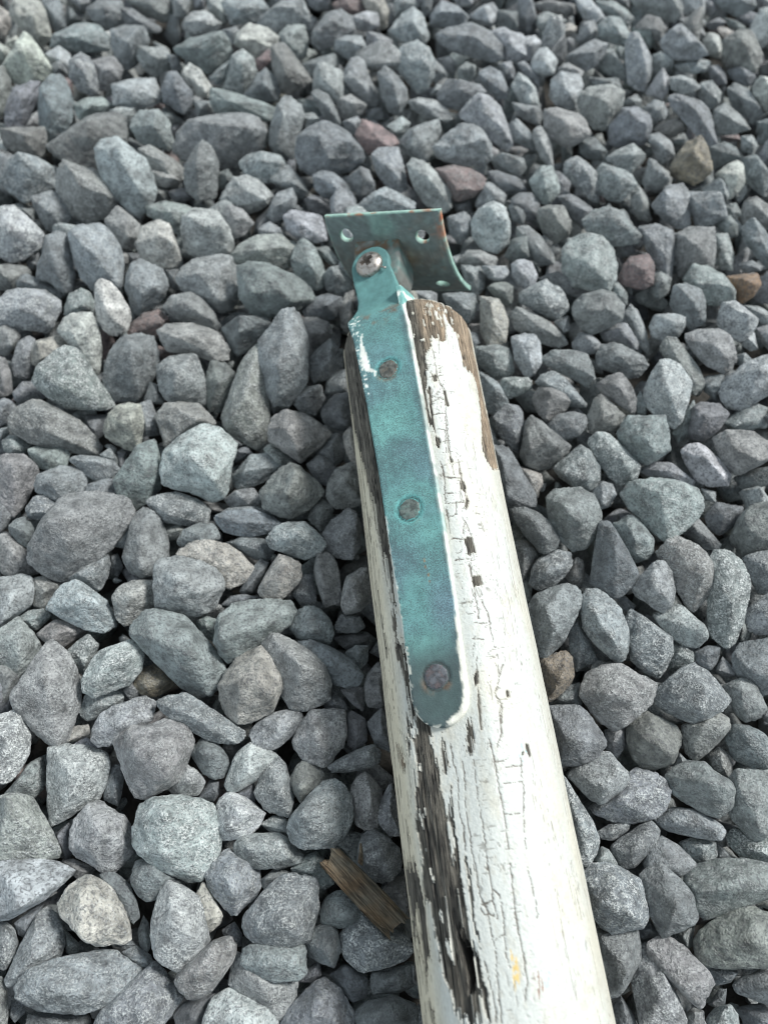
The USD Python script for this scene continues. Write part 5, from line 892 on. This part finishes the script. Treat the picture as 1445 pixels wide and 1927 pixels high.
def shaft():
    s = np.concatenate([S_END + np.array([0, .03, .12, .3, .55, .9, 1.3]), np.arange(S_END + 1.7, 276, 0.36), np.arange(277, 520, 5.0)])
    a = np.concatenate([np.arange(-44, 54, 0.34), np.linspace(54, 2 * np.pi * R - 44, 36)[:-1]])
    Sg, Ag = np.meshgrid(s, a, indexing='ij'); th = Ag / R
    x, y = Sg.copy(), np.where(Ag > 97.4, Ag - 194.8, Ag)
    P3 = np.stack([x, y, 0 * x], -1)
    nz = lambda fs, fa, seed, o=3: meshkit.fbm(P3 * np.array([fs, fa, 1.0]) + seed * 7.3, o, seed)
    wx, wy = x + (nz(.5, .9, 1) - .5) * 3.0 + (nz(.10, 2.4, 24, 3) - .5) * 16.0, y + (nz(.16, 1.9, 25, 2) - .5) * 1.5 + (nz(.28, 1.1, 2) - .5) * 1.5 + (nz(1.2, 2.2, 21) - .5) * .7
    bare = np.full(x.shape, -9.0)
    bare = np.maximum(bare, poly_sd(Polygon(FEAT['left_dark']), wx, wy))
    for k, pts in FEAT['bare'].items():
        q = Polygon(pts).buffer(0)
        for g in getattr(q, 'geoms', [q]):
            sharp = .12 if k.startswith('chip') else .32 if k in ('end_left', 'right', 'strip1') else 1.0
            bare = np.maximum(bare, poly_sd(g, x + (wx - x) * sharp, y + (wy - y) * sharp))
    for k, pts in FEAT['flake'].items():
        q = Polygon(pts).buffer(0)
        if q.geom_type == 'Polygon': bare = np.minimum(bare, -poly_sd(q, x + (wx - x) * .4, y + (wy - y) * .4))
    # splits that follow the grain, thickest on the shaded left flank and along the far right edge
    slit = nz(.055, 1.35, 5, 4); left = sstep(-y, 17, 23) * sstep(x, 12, 55); right = sstep(y, 33, 40) * (y < 97)
    bare = np.maximum(bare, np.where(slit > .565, (slit - .565) * 14, -9) * 1.0 - (1 - left) * 9)
    slit2 = nz(.05, 1.9, 8, 4)
    bare = np.maximum(bare, np.where(slit2 > .655, (slit2 - .655) * 9, -9) - (1 - right) * 9)
    speck = nz(.9, 2.6, 12, 3)
    near = sstep(bare, -1.6, -.2)
    bare = np.maximum(bare, np.where(speck > .76, (speck - .76) * 6, -9) - (1 - near) * 9)
    endz = sstep(-x, -28, 14) * (y > 9) * (y < 36)
    bare = np.where((bare > 0) & (endz > 0) & (nz(.32, .7, 31, 4) > .75 - .10 * endz), -.2, bare)
    sliver = nz(.04, 1.35, 36, 4); bare = np.where((bare > 0) & (y < 4) & (sliver > .535 + .075 * np.clip(bare, 0, 2.6)), -.3, bare)
    far = (y < -44) | (y > 60)
    bare = np.where(far, np.where(nz(.05, .5, 17, 4) > .56, .5, -.5), bare)
    paint = 1 - sstep(bare, -.12, .06)
    # cracks in the paint
    crack = np.zeros(x.shape)
    cxw, cyw = x + (nz(1.1, 1.1, 3) - .5) * 1.1, y + (nz(.9, .9, 4) - .5) * 1.1
    wid = .15 + .36 * nz(.22, .22, 6, 2) ** 2
    for pts in FEAT['cracks']:
        d = line_d(LineString(pts), cxw, cyw); crack = np.maximum(crack, 1 - sstep(d, wid * .45, wid))
    # fine craze lines: straight splits along the grain joined by short cross ones, on the crown beside the strap
    zone = sstep(y, 11, 14) * (1 - sstep(y, 24, 36)) * (1 - sstep(x, 150, 200)) * sstep(x, -12, 10) + .7 * sstep(x, 165, 190) * sstep(y, 2, 5) * (1 - sstep(y, 14, 20))
    g1 = np.abs(nz(.07, .42, 41, 3) - .5); g2 = np.abs(nz(.33, .09, 42, 3) - .5)
    craze = np.maximum((1 - sstep(g1, .004, .012)) * sstep(nz(.06, .2, 43), .36, .46), (1 - sstep(g2, .003, .010)) * sstep(nz(.09, .28, 44), .42, .52)) * np.clip(zone, 0, 1)
    g3 = np.abs(nz(.035, 1.0, 45, 3) - .5)
    craze = np.maximum(craze, (1 - sstep(g3, .006, .014)) * sstep(np.abs(y - 5), 18, 24) * .75 * (np.abs(y) < 50) * sstep(nz(.05, .3, 46), .45, .55))
    crack = np.maximum(crack, craze * .8) * paint
    # colours of wood and paint
    grain = nz(.06, 2.2, 9, 4); tone = nz(.03, .25, 10, 3)
    grey = np.array([.078, .072, .060]); warm = np.array([.225, .175, .125]); dark = np.array([.022, .021, .019])
    warmth = np.clip(sstep(-x, -75, -15) * sstep(y, 22, 30) + sstep(-x, -25, 12) * .9 * sstep(y, 14, 18) + .9 * sstep(y, 38, 42) , 0, 1)
    bc = Polygon(FEAT['bare']['brownchip']); warmth = np.maximum(warmth, sstep(poly_sd(bc.buffer(.5), x, y), -.1, .3) * .8)
    warmth = warmth * (.55 + .9 * nz(.12, .5, 13)) ** 1.0; warmth = np.clip(warmth, 0, 1)
    wood = grey * (1 - warmth[..., None]) + warm * warmth[..., None]
    fibre = sstep(nz(.09, 3.4, 33, 3), .38, .62)[..., None]
    wood = wood * (.25 + 1.1 * grain[..., None] + .45 * fibre) * (.6 + .8 * tone[..., None])
    moss = sstep(nz(.12, .4, 14, 4), .5, .68)[..., None] * (1 - warmth[..., None]) * .75
    wood = wood * (1 - moss) + dark * moss
    seam = (1 - sstep(np.abs(nz(.018, .55, 34, 3) - .5), .006, .022)); wood = wood * (1 - .85 * seam[..., None])
    pale = sstep(nz(.07, 2.0, 35, 4), .60, .70)[..., None] * .5; wood = wood * (1 - pale) + np.array([.19, .175, .15]) * pale
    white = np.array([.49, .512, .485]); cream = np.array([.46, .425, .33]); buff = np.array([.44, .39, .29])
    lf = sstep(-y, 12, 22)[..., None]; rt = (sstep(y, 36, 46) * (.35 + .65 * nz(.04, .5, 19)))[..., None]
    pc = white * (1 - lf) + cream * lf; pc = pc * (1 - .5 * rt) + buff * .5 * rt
    blotch = sstep(nz(.035, .08, 15, 4), .44, .68)[..., None] * .5; pc = pc * (1 - blotch) + np.array([.53, .505, .41]) * blotch
    grime = sstep(nz(.30, .6, 16, 4), .54, .70)[..., None] * .30; pc = pc * (1 - grime) + np.array([.36, .34, .28]) * grime
    pit = sstep(nz(1.5, 1.7, 18, 2), .76, .81)[..., None] * sstep(nz(.06, .08, 20), .48, .6)[..., None]; pc = pc * (1 - .6 * pit) + np.array([.16, .13, .1]) * .6 * pit
    edge = (sstep(bare, -.7, -.1) * .22)[..., None]; pc = pc * (1 - edge) + np.array([.55, .47, .34]) * edge
    for k, col, fz in (('yellow', (.62, .42, .10), .8), ('brown', (.22, .12, .085), .9), ('teal', (.32, .50, .50), .6), ('teal2', (.25, .52, .55), .7)):
        m = (sstep(poly_sd(Polygon(FEAT['stain'][k]).buffer(.15), wx, wy), -.5, .5) * fz * sstep(nz(.8, 1.2, 22), .28, .5))[..., None]; pc = pc * (1 - m) + np.array(col) * m
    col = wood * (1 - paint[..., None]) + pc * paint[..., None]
    cr = np.clip(crack, 0, 1)[..., None] * .88; col = col * (1 - cr) + np.array([.075, .06, .045]) * cr
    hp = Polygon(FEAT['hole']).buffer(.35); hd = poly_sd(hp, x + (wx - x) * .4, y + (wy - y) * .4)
    rot = sstep(hd, -.5, .5)[..., None]; col = col * (1 - rot) + np.array([.012, .009, .007]) * rot  # rotted wood blackened: the shade inside the hole is put into the colour
    # relief: paint film, lifted flake rims, wood grain, cracks, the rotted hole
    rad = np.full(x.shape, R)
    rad = rad - seam * (1 - paint) * .5 + paint * (.42 + .10 * sstep(bare, -.8, -.15)) + (1 - paint) * ((grain - .5) * .7 - sstep(slit2, .55, .7) * .35 - .1) - crack * .28 + (nz(.05, .15, 23) - .5) * .5
    rad = rad - sstep(hd, -.3, 1.6) * 9.0 - sstep(hd, -2.2, .2) * .5
    groove = (x > 168) * np.exp(-((y + 13 - (x - 168) * .075) / 1.0) ** 2) * (1 - paint) * .5; rad = rad - groove
    t = np.clip((S_END + 13 - x) / 13, 0, 1); k = (1 - t ** 2.3) ** (1 / 2.3)
    rr = rad * k
    w, nn = rr * np.sin(th), rr * np.cos(th)
    flat = (FLAT + .7 + 7.5 * sstep(x, 168, 262)) * np.maximum(k, .001) + (rad - R) * .4
    sm = np.clip((flat - nn) / .9, -60, 60); nn = np.minimum(nn, flat) - .9 * np.log1p(np.exp(-np.abs(sm)))
    V = np.stack([x, w, nn], -1)
    nS, nA = x.shape; ids = np.arange(nS * nA).reshape(nS, nA); nx = np.roll(ids, -1, 1)
    q = np.stack([ids[:-1], nx[:-1], nx[1:], ids[1:]], -1).reshape(-1, 4)
    f = np.vstack([q[:, [0, 1, 2]], q[:, [0, 2, 3]]])
    V = V.reshape(-1, 3) * 1e-3
    tri = V[f]; vol = np.einsum('ij,ij->i', tri[:, 0], np.cross(tri[:, 1], tri[:, 2])).sum()
    if vol < 0: f = f[:, ::-1]
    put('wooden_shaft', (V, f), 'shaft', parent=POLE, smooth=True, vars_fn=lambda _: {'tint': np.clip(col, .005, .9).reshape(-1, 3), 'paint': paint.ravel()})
shaft()

# ---- flat metal plates: an outline with a rounded rim, fine enough to carry the patina
def plate_mesh(poly, thick, step=0.8, bevel=0.6):
    """Top at z = 0 going down to -thick, in mm; the outline is poly."""
    rings = []
    def ring(p, z):
        L = p.exterior.length; m = max(12, int(L / step)); return np.array([p.exterior.interpolate(i / m, normalized=True).coords[0] for i in range(m)])
    base = shapely.geometry.polygon.orient(poly, 1.0)
    m = max(24, int(base.exterior.length / step))
    B = np.array([base.exterior.interpolate(i / m, normalized=True).coords[0] for i in range(m)])
    tng = np.roll(B, -1, 0) - np.roll(B, 1, 0); tng /= np.linalg.norm(tng, axis=1, keepdims=True); inw = np.column_stack([-tng[:, 1], tng[:, 0]])
    V = [np.column_stack([B, np.full(m, -thick)]), np.column_stack([B, np.full(m, -thick * .55)]), np.column_stack([B, np.full(m, -bevel)]),
         np.column_stack([B + inw * bevel * .3, np.full(m, -bevel * .3)]), np.column_stack([B + inw * bevel, np.full(m, 0.0)])]
    F = []
    for k in range(4):
        i = np.arange(m); j = (i + 1) % m
        F += [np.column_stack([k * m + i, k * m + j, (k + 1) * m + j]), np.column_stack([k * m + i, (k + 1) * m + j, (k + 1) * m + i])]
    inner = Polygon(V[-1][:, :2]).buffer(0)
    x0, y0, x1, y1 = inner.bounds
    gx, gy = np.meshgrid(np.arange(x0, x1, step), np.arange(y0, y1, step)); gx = gx.ravel(); gy = gy.ravel()
    ok = shapely.contains_xy(inner.buffer(-step * .5), gx, gy); I = np.column_stack([gx[ok], gy[ok]])
    P = np.vstack([V[-1][:, :2], I]); T = Delaunay(P).simplices
    cen = P[T].mean(1); T = T[shapely.contains_xy(inner, cen[:, 0], cen[:, 1])]
    a, b, c_ = P[T[:, 0]], P[T[:, 1]], P[T[:, 2]]
    sgn = (b[:, 0] - a[:, 0]) * (c_[:, 1] - a[:, 1]) - (b[:, 1] - a[:, 1]) * (c_[:, 0] - a[:, 0]); T[sgn < 0] = T[sgn < 0][:, ::-1]
    VV = np.vstack(V + [np.column_stack([I, np.zeros(len(I))])]); T = T + 4 * m
    return VV, np.vstack(F + [T])

def arc(cx, cy, r, a0, a1, k=14):
    return [(cx + r * math.cos(t), cy + r * math.sin(t)) for t in np.radians(np.linspace(a0, a1, k))]

H_STRAP = FLAT + 2.9
def strap_drop(s): return -4.5 * sstep(-s, 13, 27)
def strap():
    left = [(-18, -18.6), (-6.5, -16.3), (29.5, -13.8), (67, -12.4), (91.4, -12.1), (125, -11.3), (146, -10.9)]
    right = [(160, 10.4), (146.5, 10.9), (126, 11.5), (98, 11.9), (72, 12.0), (33, 11.6), (-6.6, 11.1), (-24.4, 9.6)]
    end = arc(160.0, -0.3, 10.7, -90, 90, 24)
    eye = arc(-50.5, -4.3, 10.0, 70, 268, 26)
    outline = left + end + right + [(-34, 7.6)] + eye + [(-42, -14.1), (-36, -13.4), (-30, -13.2), (-26, -14.0), (-22, -16.2)]
    poly = Polygon(outline).buffer(0).buffer(2.0).buffer(-4.2).buffer(2.2)
    V, F = plate_mesh(poly, 3.0, step=.7, bevel=.75)
    s, w, z = V[:, 0], V[:, 1], V[:, 2]
    P3 = np.column_stack([s, w, z * 0]); nz = lambda f, seed, o=4: meshkit.fbm(P3 * f + seed * 5.1, o, seed)
    top = z > -.5
    V[:, 2] = z + (nz(.35, 3) - .5) * .22 * top + (nz(1.1, 4) - .5) * .14 * top + H_STRAP + strap_drop(s)
    inside = shapely.distance(shapely.points(s, w), poly.exterior)
    teal = np.array([.125, .285, .278]); bright = np.array([.165, .385, .36]); slate = np.array([.10, .185, .205]); white = np.array([.74, .76, .70]); brown = np.array([.20, .15, .10]); black = np.array([.055, .075, .075]); lav = np.array([.16, .235, .30])
    b = sstep(nz(.055, 1), .40, .62); col = teal * (1 - b[:, None]) + bright * b[:, None]
    spk = .50 + .14 * (nz(.09, 5) - .5) * 2
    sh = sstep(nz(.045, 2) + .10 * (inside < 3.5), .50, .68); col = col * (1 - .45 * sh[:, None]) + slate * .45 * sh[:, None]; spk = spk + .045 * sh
    lv = np.clip(sstep(nz(.05, 6), .50, .66) * .22 + .6 * np.exp(-((s - 128) / 13) ** 2) * sstep(w, -2, 6), 0, .85); col = col * (1 - lv[:, None]) + lav * lv[:, None]
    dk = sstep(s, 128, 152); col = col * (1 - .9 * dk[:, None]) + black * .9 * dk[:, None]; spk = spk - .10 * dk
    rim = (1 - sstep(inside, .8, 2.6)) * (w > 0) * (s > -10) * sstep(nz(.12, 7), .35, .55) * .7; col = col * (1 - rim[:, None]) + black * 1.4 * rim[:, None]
    for cx, cy in ((16, -1.5), (85, -1.2)):
        halo = 1 - sstep(np.hypot(s - cx, w - cy), 4.5, 7.5); col = col * (1 - .8 * halo[:, None]) + np.array([.12, .45, .44]) * .8 * halo[:, None]; spk = spk - .05 * halo
    for cx, cy in ((16, -1.5), (85, -1.2), (152.7, -.4)):
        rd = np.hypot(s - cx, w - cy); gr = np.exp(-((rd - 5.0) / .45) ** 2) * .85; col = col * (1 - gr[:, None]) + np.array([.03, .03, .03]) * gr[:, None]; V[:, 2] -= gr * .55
        rb = np.exp(-((rd - 5.6) / 1.1) ** 2) * sstep(nz(.3, 18), .48, .62) * sstep(s, cx - 2, cx + 4) * .7; col = col * (1 - rb[:, None]) + np.array([.16, .10, .06]) * rb[:, None]
    neck = sstep(-s, 14, 22); col = col * (1 - .8 * neck[:, None]) + np.array([.085, .20, .195]) * .8 * neck[:, None]; spk = spk - .13 * neck  # neck in deeper teal, with its shade put into the colour
    rs = np.exp(-((s + 14) / 4.5) ** 2) * sstep(nz(.35, 8), .52, .66) * .9; col = col * (1 - rs[:, None]) + brown * rs[:, None]
    # white paint left on its rim: down the right side, round the end, and a torn flake near the top left
    side = 1 - sstep(inside + .35 * (z < -.5) * 0, .35, .95)
    wr = side * np.where(w > 0, (s > -24) * (.35 + .6 * sstep(nz(.14, 19), .42, .56)), 0) * np.where(s < 120, 1.0, .55 + .45 * (nz(.2, 9) > .42))
    endr = (1 - sstep(inside - (nz(.35, 10) - .5) * 1.8 - 1.2 * (w > 0) * sstep(s, 128, 150), .2, 1.0)) * sstep(s, 100, 140) * np.where(w > 3, 1, (nz(.55, 11) > .46) * .85)
    lfr = (1 - sstep(inside - (nz(.6, 12) - .5) * 1.6, .2, .9)) * (w < 0) * (s > 85) * (s < 150) * (nz(.25, 13) > .38)
    flake = Polygon([(-8.5, -11.2), (-3, -11.6), (6, -10.2), (12, -9.6), (15.5, -6.9), (20, -8.4), (14.8, -8.4), (13, -12.2), (9, -13.6), (3, -13.5), (-4, -13.0)])
    fd = poly_sd(flake, s + (nz(.8, 14) - .5) * 1.6, w + (nz(1.0, 15) - .5) * 1.4); fl = sstep(fd, -.15, .2)
    crumb = sstep(nz(1.0, 16, 3), .58, .64) * (w < -11.5) * (s > -20) * (s < 26)
    wm = np.clip(np.maximum.reduce([wr, endr, lfr, fl, crumb]), 0, 1)
    warm = (endr > wr)[:, None] * .25
    col = col * (1 - wm[:, None]) + (white * (1 - warm) + np.array([.68, .58, .42]) * warm) * wm[:, None]
    spk = spk * (1 - wm) - .5 * wm
    scr = sstep(.7 - np.abs(w - 2.2 - (s - 112) * .12) * 2.2, 0, .4) * (s > 107) * (s < 118) * (nz(1.2, 17) > .45); col = col * (1 - scr[:, None]) + np.array([.28, .17, .08]) * scr[:, None]
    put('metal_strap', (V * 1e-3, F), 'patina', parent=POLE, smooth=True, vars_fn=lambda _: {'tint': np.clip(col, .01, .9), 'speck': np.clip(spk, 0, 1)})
    for i, (cx, cy) in enumerate(((16.0, -1.5), (85.0, -1.2), (152.7, -0.4))):
        prof = np.array([(0, .34), (2.4, .30), (4.0, .16), (4.6, -.25), (4.7, -1.2), (4.3, -1.3)])
        d = trimesh.creation.revolve(prof[::-1], sections=40); d = d.subdivide().subdivide()
        d.apply_translation([cx, cy, H_STRAP])
        def rv(q, i=i):
            q = q * 1e3; k = meshkit.fbm(q * .9 + i * 9, 4, 3); k2 = sstep(meshkit.fbm(q * .55 + i * 5, 4, 6), .5, .62)[:, None]
            a = np.array([(.10, .105, .095), (.105, .13, .12), (.085, .09, .10)][i]); c = a * (.55 + .8 * sstep(k, .3, .7)[:, None]) * (1 - k2 * .6) + np.array([(.125, .105, .08), (.10, .16, .145), (.115, .085, .085)][i]) * k2 * .6
            return {'tint': c, 'speck': np.full(len(q), .38)}
        d.vertices[:, 2] += (meshkit.fbm(d.vertices * .8 + i * 3, 3, 4) - .5) * .3 * (d.vertices[:, 2] > H_STRAP)
        d.apply_scale(1e-3)
        put('rivet', d, 'patina', parent=POLE, smooth=35, vars_fn=rv)
strap()

# ---- curved saddle plate with its holes
RM = np.array([[0.8719634, 0.3942820, 0.2902093], [-0.3903901, 0.9176858, -0.0738127], [-0.2954240, -0.0489329, 0.9541123]])
PO = np.array([-81.275, -20.927, 36.0]); A0, A1, PL, PW, PT = 0.727, 1.698, 60.0, 62.0, 2.6
PQ = np.linspace(0, 1, 81); AL = A0 + (A1 - A0) * PQ
PS = np.concatenate([[0], np.cumsum(np.cos((AL[1:] + AL[:-1]) / 2)) * PL / 80]); PN = -np.concatenate([[0], np.cumsum(np.sin((AL[1:] + AL[:-1]) / 2)) * PL / 80])
def plate_pt(q, t, d=0.0):
    a = A0 + (A1 - A0) * q
    loc = np.stack([np.interp(q, PQ, PS) + d * np.sin(a), np.broadcast_to(t, np.shape(q)) + 0 * q, np.interp(q, PQ, PN) + d * np.cos(a)], -1)
    return loc @ RM.T + PO
def to_manifold(v, f):
    return manifold3d.Manifold(manifold3d.Mesh(np.asarray(v, np.float32), np.asarray(f, np.uint32)))
def curved_plate():
    c_ = .35; box = []
    for e, zz in ((0, (-c_, -PT + c_)), (c_, (0, -PT))):
        box += [(x, y, z) for x in (e, PL - e) for y in (e, PW - e) for z in zz]
    man = manifold3d.Manifold.hull_points(np.array(box, np.float32))
    for q0, t0 in ((.175, 9.6), (.215, 50.5), (.80, 51.0), (.80, 10.0)):
        man = man - manifold3d.Manifold.cylinder(12, 3.15, 3.15, 36).translate([q0 * PL, t0, -8.0])
        man = man - manifold3d.Manifold.cylinder(1.3, 3.15, 3.9, 36).translate([q0 * PL, t0, -1.2])
    me = man.refine_to_length(1.5).to_mesh(); fv = me.vert_properties[:, :3].astype(float)
    WV = plate_pt(fv[:, 0] / PL, fv[:, 1], fv[:, 2])
    def pv(v):
        v = v * 1e3; loc = (v - PO) @ RM; t = loc[:, 1]
        dist = (loc[:, :1] - PS[None]) ** 2 + (loc[:, 2:] - PN[None]) ** 2; j = dist.argmin(1); q = PQ[j]; dep = np.sqrt(dist.min(1))
        nz = lambda f, s: meshkit.fbm(v * f + s * 3.7, 4, s)
        base = np.array([.10, .128, .124]); brown = np.array([.105, .112, .103]); teal = np.array([.13, .215, .19]); edge = np.array([.27, .42, .36]); rust = np.array([.36, .13, .065])
        b = sstep(nz(.07, 1) + .12 * sstep(t, 30, 55) * (q < .5), .48, .66)[:, None]; c = base * (1 - b) + brown * b
        g = (sstep(nz(.09, 2), .46, .64) * (1 - sstep(q, .12, .3)) * (1 - sstep(t, 34, 46)))[:, None] * .85; c = c * (1 - g) + teal * g
        lb = (np.exp(-((q - .42) / .12) ** 2 - ((t - 36) / 8) ** 2) * sstep(nz(.2, 3), .35, .6))[:, None] * .85; c = c * (1 - lb) + np.array([.19, .125, .06]) * lb
        c = c * (.75 + .5 * nz(.4, 4))[:, None]
        out = np.maximum(sstep(dep, .25, .7), np.maximum(1 - sstep(t, .1, .5), sstep(t, PW - .6, PW - .15)))
        out = np.where((q < .004) | (q > .996), 1, out)[:, None] * .95
        ec = edge * (.7 + .6 * nz(.5, 5))[:, None]; rr = ((sstep(nz(.3, 6), .46, .58) * sstep(t, PW - 14, PW - 2) * (1 - sstep(q, .1, .4))) + sstep(nz(.35, 7), .6, .7) * .8 * (t < PW - 1))[:, None]; rr = np.clip(rr, 0, 1)
        ec = ec * (1 - rr) + rust * rr; c = c * (1 - out) + ec * out
        k = (sstep(nz(.3, 8), .45, .55) * sstep(t, PW - 4.5, PW - .5) * (1 - sstep(q, 0, .5)))[:, None] * .8; c = c * (1 - k) + rust * k
        return {'tint': np.clip(c, .01, .9), 'speck': np.full(len(v), .34)}
    tm = trimesh.Trimesh(WV * 1e-3, me.tri_verts, process=True)
    if tm.volume < 0: tm.invert()
    p = put('curved_plate', tm, 'patina', parent=POLE, smooth=32, vars_fn=pv)
    # the lug cast on it, that the pivot screw goes through
    lug = Polygon([(-69, 9.0), (-62, 11.5)] + arc(-49.5, -1.0, 11.2, 82, -82, 22) + [(-62, -13.5), (-74, -11.0)])
    V, Fl = plate_mesh(lug.buffer(0), 17.0, step=1.2, bevel=1.3); V[:, 2] += H_STRAP - 4.5 - 3.05
    V[:, :2] += (meshkit.fbm(V * .2, 3, 8) - .5)[:, None] * .8
    def lv(v):
        v = v * 1e3; k = sstep(meshkit.fbm(v * .16, 4, 2), .42, .6)[:, None]; c = np.array([.10, .165, .155]) * (1 - k) + np.array([.20, .205, .19]) * k
        r_ = (sstep(-v[:, 0], 54, 60) * sstep(meshkit.fbm(v * .3, 3, 5), .4, .55))[:, None] * .9; c = c * (1 - r_) + np.array([.13, .075, .04]) * r_
        return {'tint': c, 'speck': np.full(len(v), .30)}
    put('lug', (V * 1e-3, Fl), 'patina', parent=p, smooth=40, vars_fn=lv)
curved_plate()

# ---- cheek of the strap folded down over the pole's end, with old white paint
def cheek():
    poly = Polygon([(-27, 28.4), (-10.5, 28.6), (-12, 22), (-20, 6), (-29, 3), (-30, 16)]).buffer(.8)
    V, F = plate_mesh(poly, 2.2, step=.8, bevel=.5)                    # in (s, n), stood on its edge below
    s, nn, z = V[:, 0], V[:, 1], V[:, 2]
    W = np.column_stack([s, 10.6 + (nn - 28.6) * -.10 - (s + 10) * -.02 + z, nn])
    F = F[:, ::-1]
    def cv(v):
        v = v * 1e3; k = sstep(meshkit.fbm(v * np.array([.25, .5, .12]), 4, 3), .44, .54)[:, None]; return {'tint': np.array([.16, .36, .34]) * (1 - k) + np.array([.74, .76, .71]) * k, 'speck': np.full(len(v), .3)}
    put('strap_cheek', (W * 1e-3, F), 'patina', parent=POLE, smooth=35, vars_fn=cv)
cheek()

# ---- pivot screw: domed pan head with a worn cross recess
def pivot():
    prof = [(0, 4.1), (2.0, 3.95), (3.8, 3.45), (5.3, 2.65), (6.3, 1.75), (6.75, 1.0), (6.85, .3), (6.85, -.6), (0, -.6)]
    hd = trimesh.creation.revolve(np.array(prof)[::-1], sections=72)
    if hd.volume < 0: hd.invert()
    man = to_manifold(hd.vertices, hd.faces)
    for ang in (20, 110):
        pts = []
        for z, lx, ly in ((5.2, 3.9, 1.35), (-.2, 2.0, .9)):
            pts += [(a * lx, b * ly, z) for a in (-1, 1) for b in (-1, 1)]
        h = trimesh.convex.convex_hull(np.array(pts)); h.apply_transform(trimesh.transformations.rotation_matrix(math.radians(ang), [0, 0, 1])); man = man - to_manifold(h.vertices, h.faces)
    pit = trimesh.creation.cone(radius=1.5, height=2.6, sections=20); pit.apply_transform(trimesh.transformations.rotation_matrix(math.pi, [1, 0, 0])); pit.apply_translation([0, 0, 4.0])
    man = man - to_manifold(pit.vertices, pit.faces)
    me = man.to_mesh(); v = me.vert_properties[:, :3] + [-49.3, -4.4, H_STRAP - 4.5 + .5]
    p = put('pivot_screw', (v * 1e-3, me.tri_verts), 'steel', parent=POLE, smooth=38)
    burr = trimesh.creation.cylinder(radius=.38, segment=[[-45.0, 1.6, H_STRAP - 3.7], [-43.2, 3.2, H_STRAP - 3.2]], sections=10); nub = trimesh.creation.icosphere(2, .62); nub.apply_translation([-43.1, 3.3, H_STRAP - 3.2])
    b = trimesh.util.concatenate([burr, nub]); b.apply_scale(1e-3)
    put('burr', b, 'steel', parent=p, smooth=40)
    pin = trimesh.creation.cylinder(radius=3.1, segment=[[-49.3, -4.4, H_STRAP - 26], [-49.3, -4.4, H_STRAP - 4.6]], sections=32); pin.apply_scale(1e-3)
    put('shank', pin, 'steel', parent=p, smooth=40)
pivot()

# ------------------------------------------------------------------ the broken wood splinter
def splinter():
    a, b = np.array([-0.02073, -0.00184, 0.006]), np.array([0.00313, -0.02379, 0.002])
    L, Wd, T = float(np.linalg.norm(b - a)) * 1e3, 10.6, 3.0
    nu, nvv = 150, 44
    u = np.linspace(0, 1, nu); r = np.linspace(0, 1, nvv)
    Ug, Rg = np.meshgrid(u, r, indexing='ij'); th = Rg * 2 * np.pi
    jag = lambda s, k: meshkit.fbm(np.stack([np.cos(th) * k, np.sin(th) * k, 0 * th + s], -1), 4, s)
    grain = meshkit.fbm(np.stack([Ug * 5.5, np.cos(th) * 5 + Ug * 1.3, np.sin(th) * 3.2], -1), 5, 4)
    ce, se = np.cos(th), np.sin(th); e = 0.42
    hw = Wd / 2 * (.86 + .12 * np.sin(Ug * 2.5) + .06 * Ug); ht = T / 2 * (1 - .15 * Ug)
    y = np.sign(ce) * np.abs(ce) ** e * hw * (1 + (grain - .5) * .12); z = np.sign(se) * np.abs(se) ** e * ht + np.where(se > 0, (grain - .5) * 3.0, 0)
    z = z - np.where(se > 0.2, 1.0, 0) * np.exp(-((y - 1.0) / .5) ** 2) * 1.2 * sstep(Ug, .03, .2) - np.where(se > .2, 1, 0) * np.exp(-((y + 2.8 - Ug * 1.2) / .45) ** 2) * 1.3 * sstep(Ug, .2, .35)
    x = Ug * L + (jag(3, 4.0) - .5) * 9.0 * (1 - sstep(Ug, 0, .25)) + (jag(7, 5.5) - .5) * 20.0 * sstep(Ug, .7, 1.0) - np.exp(-((y - .6) / 1.3) ** 2) * 7 * sstep(Ug, .75, 1)
    V = np.stack([x, y, z], -1).reshape(-1, 3); ids = np.arange(nu * nvv).reshape(nu, nvv); nx = np.roll(ids, -1, 1)
    nx[:, -1] = ids[:, 0]
    Q = np.stack([ids[:-1], nx[:-1], nx[1:], ids[1:]], -1).reshape(-1, 4)
    caps = [(len(V), ids[0, (i + 1) % nvv], ids[0, i]) for i in range(nvv)] + [(len(V) + 1, ids[-1, i], ids[-1, (i + 1) % nvv]) for i in range(nvv)]
    V = np.vstack([V, [[V[ids[0], 0].mean() + .8, 0, 0], [V[ids[-1], 0].mean() - 2.5, 0, 0]]])
    F = np.vstack([Q[:, [0, 2, 1]], Q[:, [0, 3, 2]], np.array(caps)])
    tm = trimesh.Trimesh(V * 1e-3, F, process=False)
    if tm.volume < 0: tm.invert()
    xf = UsdGeom.Xform.Define(stage, '/World/wood_splinter')
    d = b - a; d /= np.linalg.norm(d); sd = np.cross([0, 0, 1], d); sd /= np.linalg.norm(sd); up = np.cross(d, sd)
    xf.AddTransformOp().Set(Gf.Matrix4d(*d, 0, *sd, 0, *up, 0, *a, 1))
    prim_data(xf.GetPrim(), label='brown splintered piece of broken wood lying on the dark gravel beside the pole', category='wood splinter')
    put('wood_piece', tm, 'splinter', parent='/World/wood_splinter', smooth=30)
    sl = trimesh.convex.convex_hull(np.array([(9, 6.0, -1), (11.5, 6.2, -1), (9.6, 6.0, .6), (6.8, 10.0, 2.0), (4.6, 11.6, 2.6), (5.2, 11.9, 2.2), (8.4, 9.6, .4)])); sl.apply_scale(1e-3)
    put('sliver', sl.subdivide(), 'splinter', parent='/World/wood_splinter', smooth=30)
splinter()
